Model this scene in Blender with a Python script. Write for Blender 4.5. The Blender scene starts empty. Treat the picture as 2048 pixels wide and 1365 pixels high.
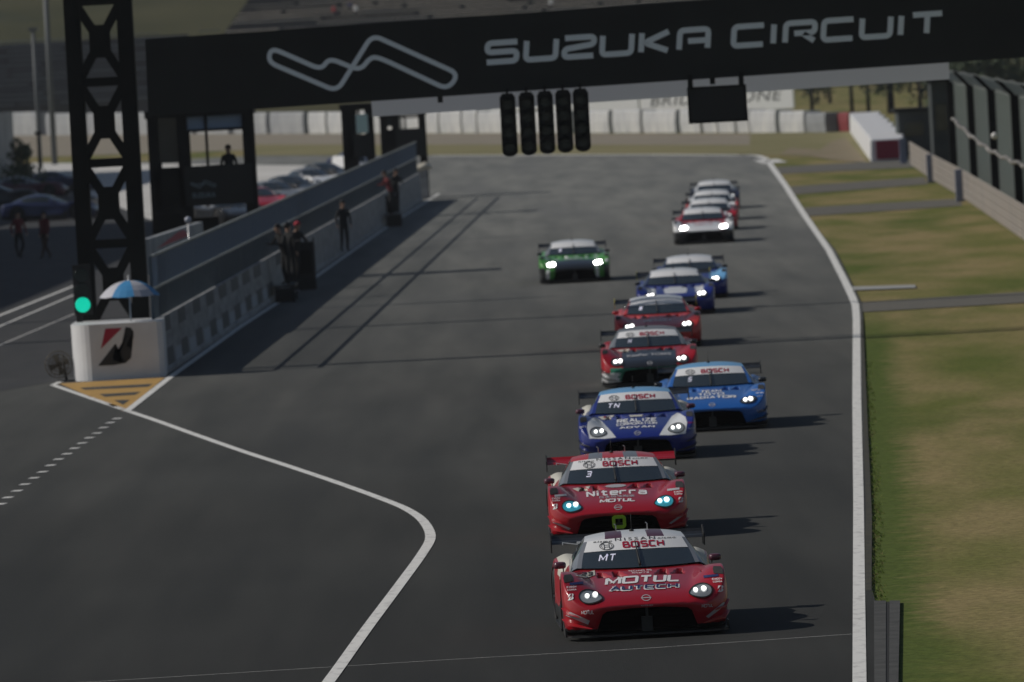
import bpy, bmesh, math, random
from mathutils import Vector, Matrix
from mathutils.bvhtree import BVHTree

random.seed(7)
scene = bpy.context.scene
C = scene.collection

# ------------------------------------------------------------------ camera
FPX, H, HORIZON, TR = 18200.0, 7.28, 80.0, 0.054
pitch = math.atan((682.5 - HORIZON) / FPX)
rr = math.atan(TR)
Fv = Vector((0, math.cos(pitch), -math.sin(pitch)))
R0 = Vector((1, 0, 0)); U0 = Vector((0, math.sin(pitch), math.cos(pitch)))
Rv = R0 * math.cos(rr) - U0 * math.sin(rr)
Uv = U0 * math.cos(rr) + R0 * math.sin(rr)
CAM = Vector((0, 0, H))
cd = bpy.data.cameras.new('camera'); cam = bpy.data.objects.new('camera', cd); C.objects.link(cam)
m3 = Matrix((Rv, Uv, -Fv)).transposed()
cam.matrix_world = Matrix.Translation(CAM) @ m3.to_4x4()
cd.sensor_width = 36; cd.lens = FPX / 2048 * 36
cd.clip_start = 1; cd.clip_end = 6000
cd.dof.use_dof = True; cd.dof.focus_distance = 112; cd.dof.aperture_fstop = 4.4
scene.camera = cam

# ------------------------------------------------------------------ light
SUN_EL, SUN_AZ = math.radians(36), math.radians(9)      # from the left, a little behind the subjects
sdir = Vector((-math.cos(SUN_EL) * math.cos(SUN_AZ), math.cos(SUN_EL) * math.sin(SUN_AZ), math.sin(SUN_EL)))
sl = bpy.data.lights.new('sun', 'SUN'); sl.energy = 4.2; sl.angle = math.radians(0.5); sl.color = (1, .95, .88)
so = bpy.data.objects.new('sun', sl); C.objects.link(so)
so.rotation_euler = sdir.to_track_quat('Z', 'Y').to_euler()
w = bpy.data.worlds.new('World'); scene.world = w; w.use_nodes = True
nt = w.node_tree; bg = nt.nodes['Background']
sky = nt.nodes.new('ShaderNodeTexSky'); sky.sky_type = 'NISHITA'; sky.sun_disc = False
sky.sun_elevation = SUN_EL; sky.sun_rotation = math.atan2(sdir.x, sdir.y)
nt.links.new(sky.outputs[0], bg.inputs[0]); bg.inputs[1].default_value = 0.06
vs = scene.view_settings
vs.view_transform = 'Standard'; vs.look = 'None'; vs.exposure = -0.75; vs.gamma = 1
scene.cycles.max_bounces = 6
scene.cycles.volume_bounces = 0

# ------------------------------------------------------------------ pixel helpers (2048x1365 photo pixels)
def ray(px, py):
    return (Fv * FPX + Rv * (px - 1024) - Uv * (py - 682.5))
def G(px, py, z=0.0):
    d = ray(px, py); t = (z - H) / d.z; return CAM + d * t
def P(px, py, Y):
    d = ray(px, py); return CAM + d * (Y / d.y)
def wallhit(px, py, a, b):
    """ray with the vertical plane over a-b: distance along it and height"""
    d = ray(px, py); e = (b - a); e.z = 0; n = Vector((-e.y, e.x, 0))
    t = n.dot(a - CAM) / n.dot(d); p = CAM + d * t
    return (p - a).dot(e.normalized()), p.z

# ------------------------------------------------------------------ object helpers
def obj(name, bm, mat, parent=None, smooth=False):
    me = bpy.data.meshes.new(name)
    if isinstance(bm, bmesh.types.BMesh):
        bm.normal_update(); bm.to_mesh(me); bm.free()
    else:
        me = bm
    o = bpy.data.objects.new(name, me); C.objects.link(o)
    mats = mat if isinstance(mat, (list, tuple)) else [mat]
    if len(me.materials) == 0:
        for mm in mats: me.materials.append(mm)
    if smooth:
        for p in me.polygons: p.use_smooth = True
    if parent: o.parent = parent
    return o
def tag(o, label, cat, group=None):
    o['label'] = label; o['category'] = cat
    if group: o['group'] = group
    return o
def thing(name, label, cat, loc=(0, 0, 0), rz=0, group=None):
    o = bpy.data.objects.new(name, None); C.objects.link(o)
    o.location = loc; o.rotation_euler = (0, 0, rz); o.empty_display_size = .3
    return tag(o, label, cat, group)
def struct(name, bm, mat, smooth=False):
    o = obj(name, bm, mat, None, smooth); o['kind'] = 'structure'; return o
def copy_tree(o, parent=None):
    c = o.copy(); C.objects.link(c); c.parent = parent
    for ch in [x for x in bpy.data.objects if x.parent == o]:
        copy_tree(ch, c)
    return c

def box(bm, c, s, rz=0, rx=0, ry=0, mi=0):
    M = Matrix.Translation(Vector(c)) @ Matrix.Rotation(rz, 4, 'Z') @ Matrix.Rotation(ry, 4, 'Y') @ Matrix.Rotation(rx, 4, 'X')
    hs = Vector(s) / 2
    v = [bm.verts.new(M @ Vector((x * hs.x, y * hs.y, z * hs.z))) for x in (-1, 1) for y in (-1, 1) for z in (-1, 1)]
    for f in ((0, 1, 3, 2), (4, 6, 7, 5), (0, 4, 5, 1), (2, 3, 7, 6), (0, 2, 6, 4), (1, 5, 7, 3)):
        fa = bm.faces.new([v[i] for i in f]); fa.material_index = mi
def bar(bm, a, b, w, d=None, mi=0, up=None):
    """box beam from a to b"""
    a = Vector(a); b = Vector(b); d = d or w
    t = (b - a).normalized(); u = Vector(up) if up else (Vector((0, 1, 0)) if abs(t.y) < .9 else Vector((0, 0, 1)))
    s = t.cross(u).normalized(); u = s.cross(t).normalized()
    v = [bm.verts.new(p + s * (sx * w / 2) + u * (sy * d / 2)) for p in (a, b) for sx, sy in ((-1, -1), (1, -1), (1, 1), (-1, 1))]
    for f in ((3, 2, 1, 0), (4, 5, 6, 7), (0, 1, 5, 4), (1, 2, 6, 5), (2, 3, 7, 6), (3, 0, 4, 7)):
        bm.faces.new([v[i] for i in f]).material_index = mi
def tube(bm, pts, r, n=8, mi=0, cap=True):
    rings = []
    pts = [Vector(p) for p in pts]
    for i, p in enumerate(pts):
        t = (pts[min(i + 1, len(pts) - 1)] - pts[max(i - 1, 0)]).normalized()
        u = Vector((0, 0, 1)) if abs(t.z) < .9 else Vector((1, 0, 0))
        s = t.cross(u).normalized(); u = s.cross(t)
        rad = r[i] if isinstance(r, (list, tuple)) else r
        rings.append([bm.verts.new(p + (s * math.cos(a) + u * math.sin(a)) * rad) for a in [2 * math.pi * k / n for k in range(n)]])
    for A, B in zip(rings, rings[1:]):
        for k in range(n):
            f = bm.faces.new([A[k], A[(k + 1) % n], B[(k + 1) % n], B[k]]); f.material_index = mi; f.smooth = True
    if cap:
        bm.faces.new(rings[0][::-1]).material_index = mi; bm.faces.new(rings[-1]).material_index = mi
def lathe(bm, prof, n=24, axis='z', c=(0, 0, 0), mi=0):
    """prof: (r, h) list, revolved"""
    rings = []
    for r, h in prof:
        ring = []
        for k in range(n):
            a = 2 * math.pi * k / n; x, y = r * math.cos(a), r * math.sin(a)
            p = {'z': (x, y, h), 'x': (h, x, y), 'y': (x, h, y)}[axis]
            ring.append(bm.verts.new(Vector(c) + Vector(p)))
        rings.append(ring)
    for A, B in zip(rings, rings[1:]):
        for k in range(n):
            f = bm.faces.new([A[k], A[(k + 1) % n], B[(k + 1) % n], B[k]]); f.material_index = mi; f.smooth = True
    bm.faces.new(rings[0][::-1]).material_index = mi; bm.faces.new(rings[-1]).material_index = mi
    return rings
def prism(bm, poly, f0, f1, mi=0):
    """poly of 2D points; f0/f1 map them to the two ends"""
    A = [bm.verts.new(f0(*p)) for p in poly]; B = [bm.verts.new(f1(*p)) for p in poly]
    n = len(poly)
    bm.faces.new(A[::-1]).material_index = mi; bm.faces.new(B).material_index = mi
    for i in range(n):
        bm.faces.new([A[i], A[(i + 1) % n], B[(i + 1) % n], B[i]]).material_index = mi
def sheet(name, pts, mat, z):
    bm = bmesh.new()
    f = bm.faces.new([bm.verts.new((p.x, p.y, z)) for p in pts])
    if f.normal.z < 0 or (f.normal_update() or f.normal.z < 0): f.normal_flip()
    bmesh.ops.triangulate(bm, faces=bm.faces[:])
    return struct(name, bm, mat)
def ribbon(bm, pts, w, nrm=Vector((0, 0, 1)), off=Vector((0, 0, 0)), closed=False, thick=0):
    """flat mitred strip along pts"""
    pts = [Vector(p) for p in pts]; n = len(pts); L = []
    for i, p in enumerate(pts):
        if closed: a, b = pts[i - 1], pts[(i + 1) % n]
        else: a, b = pts[max(i - 1, 0)], pts[min(i + 1, n - 1)]
        d1 = (p - a).normalized() if (p - a).length > 1e-9 else (b - p).normalized()
        d2 = (b - p).normalized() if (b - p).length > 1e-9 else d1
        t = (d1 + d2).normalized(); s = nrm.cross(t).normalized()
        c = max(.45, s.dot(nrm.cross(d1).normalized()))
        ww = (w[i] if isinstance(w, (list, tuple)) else w) / 2 / c
        L.append((bm.verts.new(p + s * ww + off), bm.verts.new(p - s * ww + off)))
    rng = range(n if closed else n - 1)
    for i in rng:
        a, b = L[i], L[(i + 1) % n]
        bm.faces.new([a[1], b[1], b[0], a[0]])
    return bm
def smooth_poly(pts, r=.0, seg=5, closed=False):
    """round the corners of a 2D polyline; r = cut length"""
    out = []; n = len(pts); V2 = [Vector(p[:2]) for p in pts]
    for i, p in enumerate(V2):
        if not closed and i in (0, n - 1): out.append(p); continue
        a, b = V2[i - 1], V2[(i + 1) % n]
        ra = min(r, (a - p).length * .48); rb = min(r, (b - p).length * .48)
        s = p + (a - p).normalized() * ra; e = p + (b - p).normalized() * rb
        for k in range(seg + 1):
            t = k / seg; out.append(s * (1 - t) ** 2 + p * 2 * t * (1 - t) + e * t * t)
    return out

# ------------------------------------------------------------------ materials
def mat(name, col, rough=.6, metal=0, coat=0, emit=None, es=0, spec=.5, alpha=1):
    m = bpy.data.materials.new(name); m.use_nodes = True
    b = m.node_tree.nodes['Principled BSDF']
    b.inputs['Base Color'].default_value = (*col, 1); b.inputs['Roughness'].default_value = rough
    b.inputs['Metallic'].default_value = metal; b.inputs['Coat Weight'].default_value = coat
    b.inputs['Coat Roughness'].default_value = .06; b.inputs['Specular IOR Level'].default_value = spec
    if emit: b.inputs['Emission Color'].default_value = (*emit, 1); b.inputs['Emission Strength'].default_value = es
    return m
def noisy(name, c1, c2, scale=3, rough=.7, stretch=(1, 1, 1), lo=.35, hi=.65, c3=None, scale3=.5, lo3=.5, hi3=.7, bump=0, bscale=40, coat=0, spec=.5, detail=6, metal=0):
    m = mat(name, c1, rough, metal, coat, spec=spec); nt = m.node_tree; b = nt.nodes['Principled BSDF']
    tc = nt.nodes.new('ShaderNodeTexCoord'); mp = nt.nodes.new('ShaderNodeMapping')
    mp.inputs['Scale'].default_value = stretch; nt.links.new(tc.outputs['Object'], mp.inputs[0])
    def fac(sc, l, h, det=detail):
        n = nt.nodes.new('ShaderNodeTexNoise'); n.inputs['Scale'].default_value = sc; n.inputs['Detail'].default_value = det
        nt.links.new(mp.outputs[0], n.inputs['Vector'])
        r = nt.nodes.new('ShaderNodeMapRange'); r.inputs[1].default_value = l; r.inputs[2].default_value = h
        nt.links.new(n.outputs[0], r.inputs[0]); return r.outputs[0]
    def mix(f, a, bb):
        x = nt.nodes.new('ShaderNodeMix'); x.data_type = 'RGBA'; nt.links.new(f, x.inputs['Factor'])
        for s, vv in ((x.inputs[6], a), (x.inputs[7], bb)):
            if isinstance(vv, tuple): s.default_value = (*vv, 1)
            else: nt.links.new(vv, s)
        return x.outputs[2]
    c = mix(fac(scale, lo, hi), c1, c2)
    if c3: c = mix(fac(scale3, lo3, hi3), c, c3)
    nt.links.new(c, b.inputs['Base Color'])
    if bump:
        n = nt.nodes.new('ShaderNodeTexNoise'); n.inputs['Scale'].default_value = bscale; n.inputs['Detail'].default_value = 4
        nt.links.new(tc.outputs['Object'], n.inputs['Vector'])
        bp = nt.nodes.new('ShaderNodeBump'); bp.inputs['Strength'].default_value = bump; bp.inputs['Distance'].default_value = .02
        nt.links.new(n.outputs[0], bp.inputs['Height']); nt.links.new(bp.outputs[0], b.inputs['Normal'])
    return m
M = {}
def far_fade(m, c, y0, y1):
    """haze and vignette fade painted into the tarmac colour, paler towards the far end"""
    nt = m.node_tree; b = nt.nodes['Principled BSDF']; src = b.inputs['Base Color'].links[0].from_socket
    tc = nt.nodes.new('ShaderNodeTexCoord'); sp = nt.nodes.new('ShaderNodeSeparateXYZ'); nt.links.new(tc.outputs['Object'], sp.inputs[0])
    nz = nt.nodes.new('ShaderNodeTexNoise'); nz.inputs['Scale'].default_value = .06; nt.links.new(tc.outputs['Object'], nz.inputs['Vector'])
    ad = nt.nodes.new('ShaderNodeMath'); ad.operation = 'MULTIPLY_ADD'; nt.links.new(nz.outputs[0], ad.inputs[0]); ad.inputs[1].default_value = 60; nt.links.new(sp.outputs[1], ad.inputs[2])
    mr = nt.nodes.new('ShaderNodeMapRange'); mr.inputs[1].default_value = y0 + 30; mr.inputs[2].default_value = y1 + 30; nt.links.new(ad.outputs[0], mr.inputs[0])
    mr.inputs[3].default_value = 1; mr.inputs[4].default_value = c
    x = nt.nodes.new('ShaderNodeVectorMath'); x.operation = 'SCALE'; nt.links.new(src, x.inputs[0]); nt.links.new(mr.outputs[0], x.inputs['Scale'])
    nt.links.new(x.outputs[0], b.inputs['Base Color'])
M['asphalt'] = noisy('asphalt', (.0180, .0187, .0178), (.0305, .0305, .028), .9, .85, (1, .05, 1), .28, .72, (.0195, .020, .0195), .30, .50, .75, bump=.5, bscale=60, spec=.2)
far_fade(M['asphalt'], 8.5, 92, 380); LATER = [lambda: grain(M['asphalt'], 26, .80, 1.20)]  # brightening with distance is painted into the track's base colour
M['asphalt_pit'] = noisy('pit_asphalt', (.045, .046, .048), (.058, .058, .058), 1.0, .85, (1, .15, 1), bump=.4, spec=.35)
M['asphalt_patch'] = noisy('service_asphalt', (.115, .11, .095), (.15, .14, .115), 2, .9, bump=.3)
M['white_paint'] = noisy('line_paint', (.84, .83, .79), (.50, .49, .47), 7, .7, (1, .3, 1), .5, .8)
M['yellow_paint'] = noisy('ochre_paint', (.60, .36, .10), (.48, .28, .08), 2, .7)
M['grass'] = noisy('grass', (.150, .165, .042), (.300, .240, .110), .35, .95, (1, .22, 1), .33, .60, (.110, .140, .030), .24, .50, .68, bump=1.0, bscale=9, spec=.1)
def margin(m, c, x0, sl, wd):
    """greener band of grass along the tarmac edge x = x0 + sl * y"""
    nt = m.node_tree; b = nt.nodes['Principled BSDF']; src = b.inputs['Base Color'].links[0].from_socket
    tc = nt.nodes.new('ShaderNodeTexCoord'); sp = nt.nodes.new('ShaderNodeSeparateXYZ'); nt.links.new(tc.outputs['Object'], sp.inputs[0])
    def ma(op, *v):
        n = nt.nodes.new('ShaderNodeMath'); n.operation = op
        for k_, q in enumerate(v):
            if isinstance(q, (int, float)): n.inputs[k_].default_value = q
            else: nt.links.new(q, n.inputs[k_])
        return n.outputs[0]
    nz = nt.nodes.new('ShaderNodeTexNoise'); nz.inputs['Scale'].default_value = 1.6; nz.inputs['Detail'].default_value = 6; nt.links.new(tc.outputs['Object'], nz.inputs['Vector'])
    d = ma('SUBTRACT', sp.outputs[0], ma('MULTIPLY_ADD', sp.outputs[1], sl, x0)); d = ma('MULTIPLY_ADD', nz.outputs[0], 1.1, d)
    mr = nt.nodes.new('ShaderNodeMapRange'); mr.inputs[1].default_value = wd + .75; mr.inputs[2].default_value = wd + .2; nt.links.new(d, mr.inputs[0])
    near = nt.nodes.new('ShaderNodeMapRange'); near.inputs[1].default_value = 240; near.inputs[2].default_value = 205; nt.links.new(sp.outputs[1], near.inputs[0])
    x = nt.nodes.new('ShaderNodeMix'); x.data_type = 'RGBA'; nt.links.new(ma('MULTIPLY', mr.outputs[0], near.outputs[0]), x.inputs['Factor']); nt.links.new(src, x.inputs[6]); x.inputs[7].default_value = (*c, 1)
    nt.links.new(x.outputs[2], b.inputs['Base Color'])
_a, _b = G(1744, 1178), G(1722, 640)
margin(M['grass'], (.10, .135, .03), _a.x - (_b.x - _a.x) / (_b.y - _a.y) * _a.y, (_b.x - _a.x) / (_b.y - _a.y), .75)
def grain(m, sc=7, lo=.55, hi=1.35):
    nt = m.node_tree; b = nt.nodes['Principled BSDF']; src = b.inputs['Base Color'].links[0].from_socket
    tc = nt.nodes.new('ShaderNodeTexCoord'); nz = nt.nodes.new('ShaderNodeTexNoise'); nz.inputs['Scale'].default_value = sc; nz.inputs['Detail'].default_value = 8; nz.inputs['Roughness'].default_value = .75
    nt.links.new(tc.outputs['Object'], nz.inputs['Vector'])
    mr = nt.nodes.new('ShaderNodeMapRange'); mr.inputs[1].default_value = .3; mr.inputs[2].default_value = .7; mr.inputs[3].default_value = lo; mr.inputs[4].default_value = hi; nt.links.new(nz.outputs[0], mr.inputs[0])
    x = nt.nodes.new('ShaderNodeVectorMath'); x.operation = 'SCALE'; nt.links.new(src, x.inputs[0]); nt.links.new(mr.outputs[0], x.inputs['Scale']); nt.links.new(x.outputs[0], b.inputs['Base Color'])
grain(M['grass']); LATER[0]()
M['grass_far'] = noisy('far_grass', (.22, .205, .10), (.27, .24, .13), .08, .95, spec=.1)
M['gravel'] = noisy('gravel', (.27, .24, .19), (.33, .29, .23), .2, .95, spec=.1)
M['hill'] = noisy('hill_grass', (.05, .052, .02), (.085, .08, .035), .03, .95, (1, 1, 1), .35, .65, (.03, .04, .02), .05, .6, .7, spec=.1)
M['apron'] = noisy('pale_concrete', (.72, .70, .66), (.60, .58, .54), .1, .8)
M['kerb'] = noisy('kerb_concrete', (.085, .085, .08), (.05, .05, .048), 2.5, .85, bump=.4)
M['dark_gap'] = mat('dark_gap', (.015, .015, .015), .9)
M['verge_edge'] = noisy('earth_edge', (.035, .035, .028), (.06, .055, .035), 3, .95)
M['gantry'] = noisy('dark_steel', (.006, .007, .006), (.010, .011, .009), 1, .6, spec=.2)
M['banner_black'] = noisy('black_board', (.016, .017, .016), (.022, .024, .022), .6, .55, spec=.3)
M['banner_type'] = mat('pale_lettering', (.90, .94, .96), .6)
M['grey_panel'] = noisy('grey_panel', (.46, .50, .55), (.42, .46, .50), .5, .6)
def cloth(m, f=.5, c=(.85, .87, .92)):
    nt = m.node_tree; b = nt.nodes['Principled BSDF']; o = nt.nodes['Material Output']
    t = nt.nodes.new('ShaderNodeBsdfTranslucent'); t.inputs[0].default_value = (*c, 1); x = nt.nodes.new('ShaderNodeMixShader'); x.inputs[0].default_value = f
    nt.links.new(b.outputs[0], x.inputs[1]); nt.links.new(t.outputs[0], x.inputs[2]); nt.links.new(x.outputs[0], o.inputs[0])
M['grey_panel'].node_tree.nodes['Principled BSDF'].inputs['Base Color'].links[0].from_socket
cloth(M['grey_panel'], .55)
M['white_block'] = noisy('white_barrier_paint', (.80, .80, .80), (.70, .70, .71), 1.3, .55)
M['concrete'] = noisy('concrete', (.40, .40, .40), (.24, .24, .245), 1.6, .8, (.35, 1, 2), .35, .7)
M['dark_square'] = mat('dark_square', (.10, .105, .11), .7)
M['pale_square'] = mat('pale_square', (.42, .45, .49), .7)
M['fence_bar'] = mat('fence_bar', (.15, .20, .27), .5)
M['fence_low'] = mat('fence_lower_bar', (.075, .105, .13), .5)
M['rail'] = mat('rail_metal', (.26, .28, .28), .5)
M['black'] = mat('matt_black', (.012, .012, .012), .6)
M['cover_white'] = noisy('white_cover', (.62, .62, .60), (.42, .43, .44), .8, .6, (1, 1, .4))
M['cover_dull'] = noisy('dull_cover', (.36, .37, .37), (.24, .25, .27), .8, .6, (1, 1, .4))
M['cover_grey'] = noisy('grey_cover', (.30, .31, .32), (.22, .23, .24), .5, .6)
M['deep'] = mat('deep_black', (.004, .004, .003), .9, spec=.05)
M['rubber'] = noisy('rubber', (.020, .020, .020), (.03, .03, .03), 6, .75)
M['carbon'] = noisy('carbon', (.018, .019, .020), (.028, .029, .031), 20, .35, coat=.3)
M['steel'] = mat('pale_steel', (.55, .56, .57), .35, .8)
M['rim'] = mat('dark_rim', (.12, .12, .13), .35, .8)
M['glass'] = mat('tinted_glass', (.030, .040, .044), .08, 0, coat=.6, spec=.6)
M['skin'] = mat('skin', (.45, .28, .2), .6)
M['hair'] = mat('black_hair', (.01, .009, .008), .6)
def col(name, c, rough=.35, coat=0, **k):
    if name not in M: M[name] = mat(name, c, rough, 0, coat, **k)
    return M[name]
RED = (.43, .006, .016); WHITE = (.75, .76, .78)
col('paint_red', RED, .34, .6); col('paint_white', (.88, .89, .90), .3, .6); col('paint_blue', (.015, .03, .24), .32, .6)
col('paint_sky', (.20, .50, .85), .32, .6); col('paint_azure', (.02, .14, .50), .32, .6)
col('paint_maroon', (.11, .03, .05), .35, .4); col('paint_green', (.08, .33, .06), .35, .5)
col('paint_teal', (.03, .25, .16), .35, .4); col('paint_black', (.02, .022, .025), .3, .6)
col('paint_orange_red', (.62, .05, .05), .35, .5); col('paint_grey', (.22, .23, .25), .35, .5); col('paint_yellow', (.45, .40, .05), .4, .3)
col('paint_navy', (.02, .03, .09), .35, .5)
col('decal_white', (.88, .88, .88), .5); col('decal_red', (.42, .01, .04), .5); col('decal_navy', (.02, .03, .12), .5); M['initials_tape'] = mat('initials_tape', (.85, .85, 1), .5, emit=(.8, .8, 1), es=.25)  # initials tape has a small glow mixed into its colour to look brighter
col('decal_black', (.02, .02, .02), .5); col('decal_silver', (.5, .5, .52), .35); col('decal_cream', (.62, .60, .52), .5)
M['lime'] = mat('lime_tow_ring', (.38, .62, .02), .4)
M['lens'] = mat('lamp_lens', (.42, .45, .46), .08, .3, coat=1)
M['lens_cyan'] = mat('cyan_lamp_lens', (.05, .42, .55), .08, .2, coat=1, emit=(.1, .7, .9), es=.22)
M['lens_dark'] = mat('dark_lamp_lens', (.12, .13, .14), .08, .3, coat=1)
def lamp_mat(s):
    n = 'lamp_glow_%d' % int(s * 10)
    if n not in M: M[n] = mat(n, (.9, .9, .9), .3, emit=(1, .98, .94), es=s)
    return M[n]

# ------------------------------------------------------------------ text
def text_faces(s, size=1, bold=0, shear=0, spacing=1, sx=1):
    cu = bpy.data.curves.new('t', 'FONT'); cu.body = s; cu.size = size; cu.offset = bold; cu.shear = shear
    cu.space_character = spacing; cu.align_x = 'CENTER'; cu.align_y = 'CENTER'; cu.resolution_u = 3
    o = bpy.data.objects.new('t', cu); C.objects.link(o)
    dg = bpy.context.evaluated_depsgraph_get(); me = bpy.data.meshes.new_from_object(o.evaluated_get(dg))
    bm = bmesh.new(); bm.from_mesh(me)
    bpy.data.objects.remove(o); bpy.data.meshes.remove(me); bpy.data.curves.remove(cu)
    for v in bm.verts: v.co.x *= sx
    return bm
STR = {'M': [[(0, 0), (0, 1), (.5, .3), (1, 1), (1, 0)]], 'O': [[(.5, 1), (0, 1), (0, 0), (1, 0), (1, 1), (.5, 1)]], 'T': [[(0, 1), (1, 1)], [(.5, .95), (.5, 0)]], 'U': [[(0, 1), (0, 0), (1, 0), (1, 1)]],
 'L': [[(0, 1), (0, 0), (1, 0)]], 'A': [[(0, 0), (.5, 1), (1, 0)], [(.2, .33), (.8, .33)]], 'E': [[(1, 1), (0, 1), (0, 0), (1, 0)], [(.05, .5), (.85, .5)]], 'C': [[(1, 1), (0, 1), (0, 0), (1, 0)]], 'H': [[(0, 0), (0, 1)], [(1, 0), (1, 1)], [(.05, .5), (.95, .5)]],
 'B': [[(0, .5), (0, 1), (.85, 1), (.85, .52), (.1, .5)], [(0, .55), (0, 0), (1, 0), (1, .48), (.8, .48)]], 'S': [[(1, 1), (0, 1), (0, .5), (1, .5), (1, 0), (0, 0)]], 'N': [[(0, 0), (0, 1), (1, 0), (1, 1)]], 'I': [[(.5, 0), (.5, 1)]],
 'R': [[(0, 0), (0, 1), (1, 1), (1, .45), (.1, .45)], [(.45, .42), (1, 0)]], 'Z': [[(0, 1), (1, 1), (0, 0), (1, 0)]], 'D': [[(.0, .5), (0, 1), (1, .85), (1, .15), (0, 0), (0, .5)]], 'V': [[(0, 1), (.5, 0), (1, 1)]], 'K': [[(0, 0), (0, 1)], [(1, 1), (.1, .48), (1, 0)]],
 'P': [[(0, 0), (0, 1), (1, 1), (1, .42), (.1, .42)]], 'Y': [[(0, 1), (.5, .48), (1, 1)], [(.5, .5), (.5, 0)]], 'X': [[(0, 0), (1, 1)], [(0, 1), (.42, .58)], [(.58, .42), (1, 0)]], 'G': [[(1, 1), (0, 1), (0, 0), (1, 0), (1, .5), (.6, .5)]],
 'i': [[(.5, 0), (.5, .68)], [(.5, .85), (.5, 1.05)]], 't': [[(.35, 1), (.35, 0), (.9, 0)], [(0, .68), (.85, .68)]], 'e': [[(.05, .36), (1, .36), (1, .7), (0, .7), (0, 0), (1, 0)]], 'r': [[(0, 0), (0, .7), (.9, .7)]], 'a': [[(0, .7), (1, .7), (1, 0), (0, 0), (0, .38), (.9, .38)]],
 '2': [[(0, 1), (1, 1), (1, .5), (0, .5), (0, 0), (1, 0)]], '3': [[(0, 1), (1, 1), (1, 0), (0, 0)], [(.2, .5), (.95, .5)]], '4': [[(.7, 0), (.7, 1), (0, .35), (1, .35)]], '1': [[(.5, 0), (.5, 1)]]}
def sfont(s, sw=.24, gap=.34, rnd=.14):
    bm = bmesh.new(); x = 0; q = 0
    for ch in s:
        if ch not in STR: x += .8; continue
        W_ = .25 if ch in 'Ii1' else (1.1 if ch in 'MO' else .85)
        for st in STR[ch]:
            q += 1
            pts = smooth_poly([(x + a * W_, b) for a, b in st], rnd if ch not in 'MNAVZKX4' else 0, 3)
            ribbon(bm, [Vector((p.x, p.y, (q % 3) * .0007)) for p in pts], sw)
        x += W_ + gap
    return bm
def fit(bm, cx, cy, w, h, skew=0):
    xs = [v.co.x for v in bm.verts]; ys = [v.co.y for v in bm.verts]
    x0, x1, y0, y1 = min(xs), max(xs), min(ys), max(ys)
    for v in bm.verts:
        u = (v.co.x - x0) / (x1 - x0) - .5; t = (v.co.y - y0) / (y1 - y0) - .5
        v.co = Vector((cx + u * w + skew * t * h, cy + t * h, v.co.z))
    return bm
def densify(bm, L):
    bmesh.ops.triangulate(bm, faces=bm.faces[:])
    for _ in range(4):
        es = [e for e in bm.edges if e.calc_length() > L]
        if not es: break
        bmesh.ops.subdivide_edges(bm, edges=es, cuts=1)
        bmesh.ops.triangulate(bm, faces=bm.faces[:])
def poly2d(pts):
    bm = bmesh.new(); bm.faces.new([bm.verts.new((p[0], p[1], 0)) for p in pts]); return bm
def ellipse(cx, cy, a, b, n=20, rot=0):
    return [(cx + a * math.cos(t) * math.cos(rot) - b * math.sin(t) * math.sin(rot), cy + a * math.cos(t) * math.sin(rot) + b * math.sin(t) * math.cos(rot)) for t in [2 * math.pi * k / n for k in range(n)]]

# ================================================================== RACE CAR
SL = .066
# y, zb, (xd,zd),(xe,ze),(xf,zf),(xg,zg),(xh,zh),(xi,zi), zj
SEC = [
 (-2.35, .12, (.66, .17), (.70, .27), (.66, .35), (.52, .385), (.38, .395), (.2, .395), .395),
 (-2.24, .09, (.88, .15), (.90, .31), (.83, .42), (.65, .45), (.5, .455), (.25, .465), .465),
 (-2.06, .09, (.965, .15), (.985, .43), (.955, .60), (.74, .565), (.52, .52), (.26, .525), .53),
 (-1.80, .09, (.975, .20), (.985, .58), (.965, .735), (.78, .69), (.56, .57), (.28, .58), .585),
 (-1.45, .09, (.975, .20), (.985, .62), (.965, .785), (.80, .77), (.58, .62), (.3, .635), .645),
 (-1.05, .09, (.975, .20), (.98, .60), (.95, .76), (.80, .755), (.63, .675), (.3, .695), .70),
 (-0.72, .09, (.96, .18), (.90, .45), (.86, .66), (.77, .72), (.66, .735), (.33, .745), .755),
 (-0.30, .09, (.96, .18), (.87, .42), (.85, .64), (.80, .73), (.70, .77), (.35, .78), .78),
 (0.45, .09, (.96, .18), (.88, .42), (.86, .65), (.81, .75), (.72, .79), (.35, .79), .79),
 (0.95, .09, (.97, .20), (.955, .48), (.92, .70), (.80, .79), (.68, .80), (.35, .80), .80),
 (1.40, .09, (.975, .20), (.98, .60), (.94, .79), (.80, .85), (.64, .81), (.35, .80), .80),
 (1.90, .11, (.97, .22), (.97, .52), (.92, .73), (.78, .80), (.60, .78), (.35, .78), .78),
 (2.25, .20, (.92, .28), (.93, .50), (.89, .68), (.75, .74), (.55, .74), (.3, .74), .74)]
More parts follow.
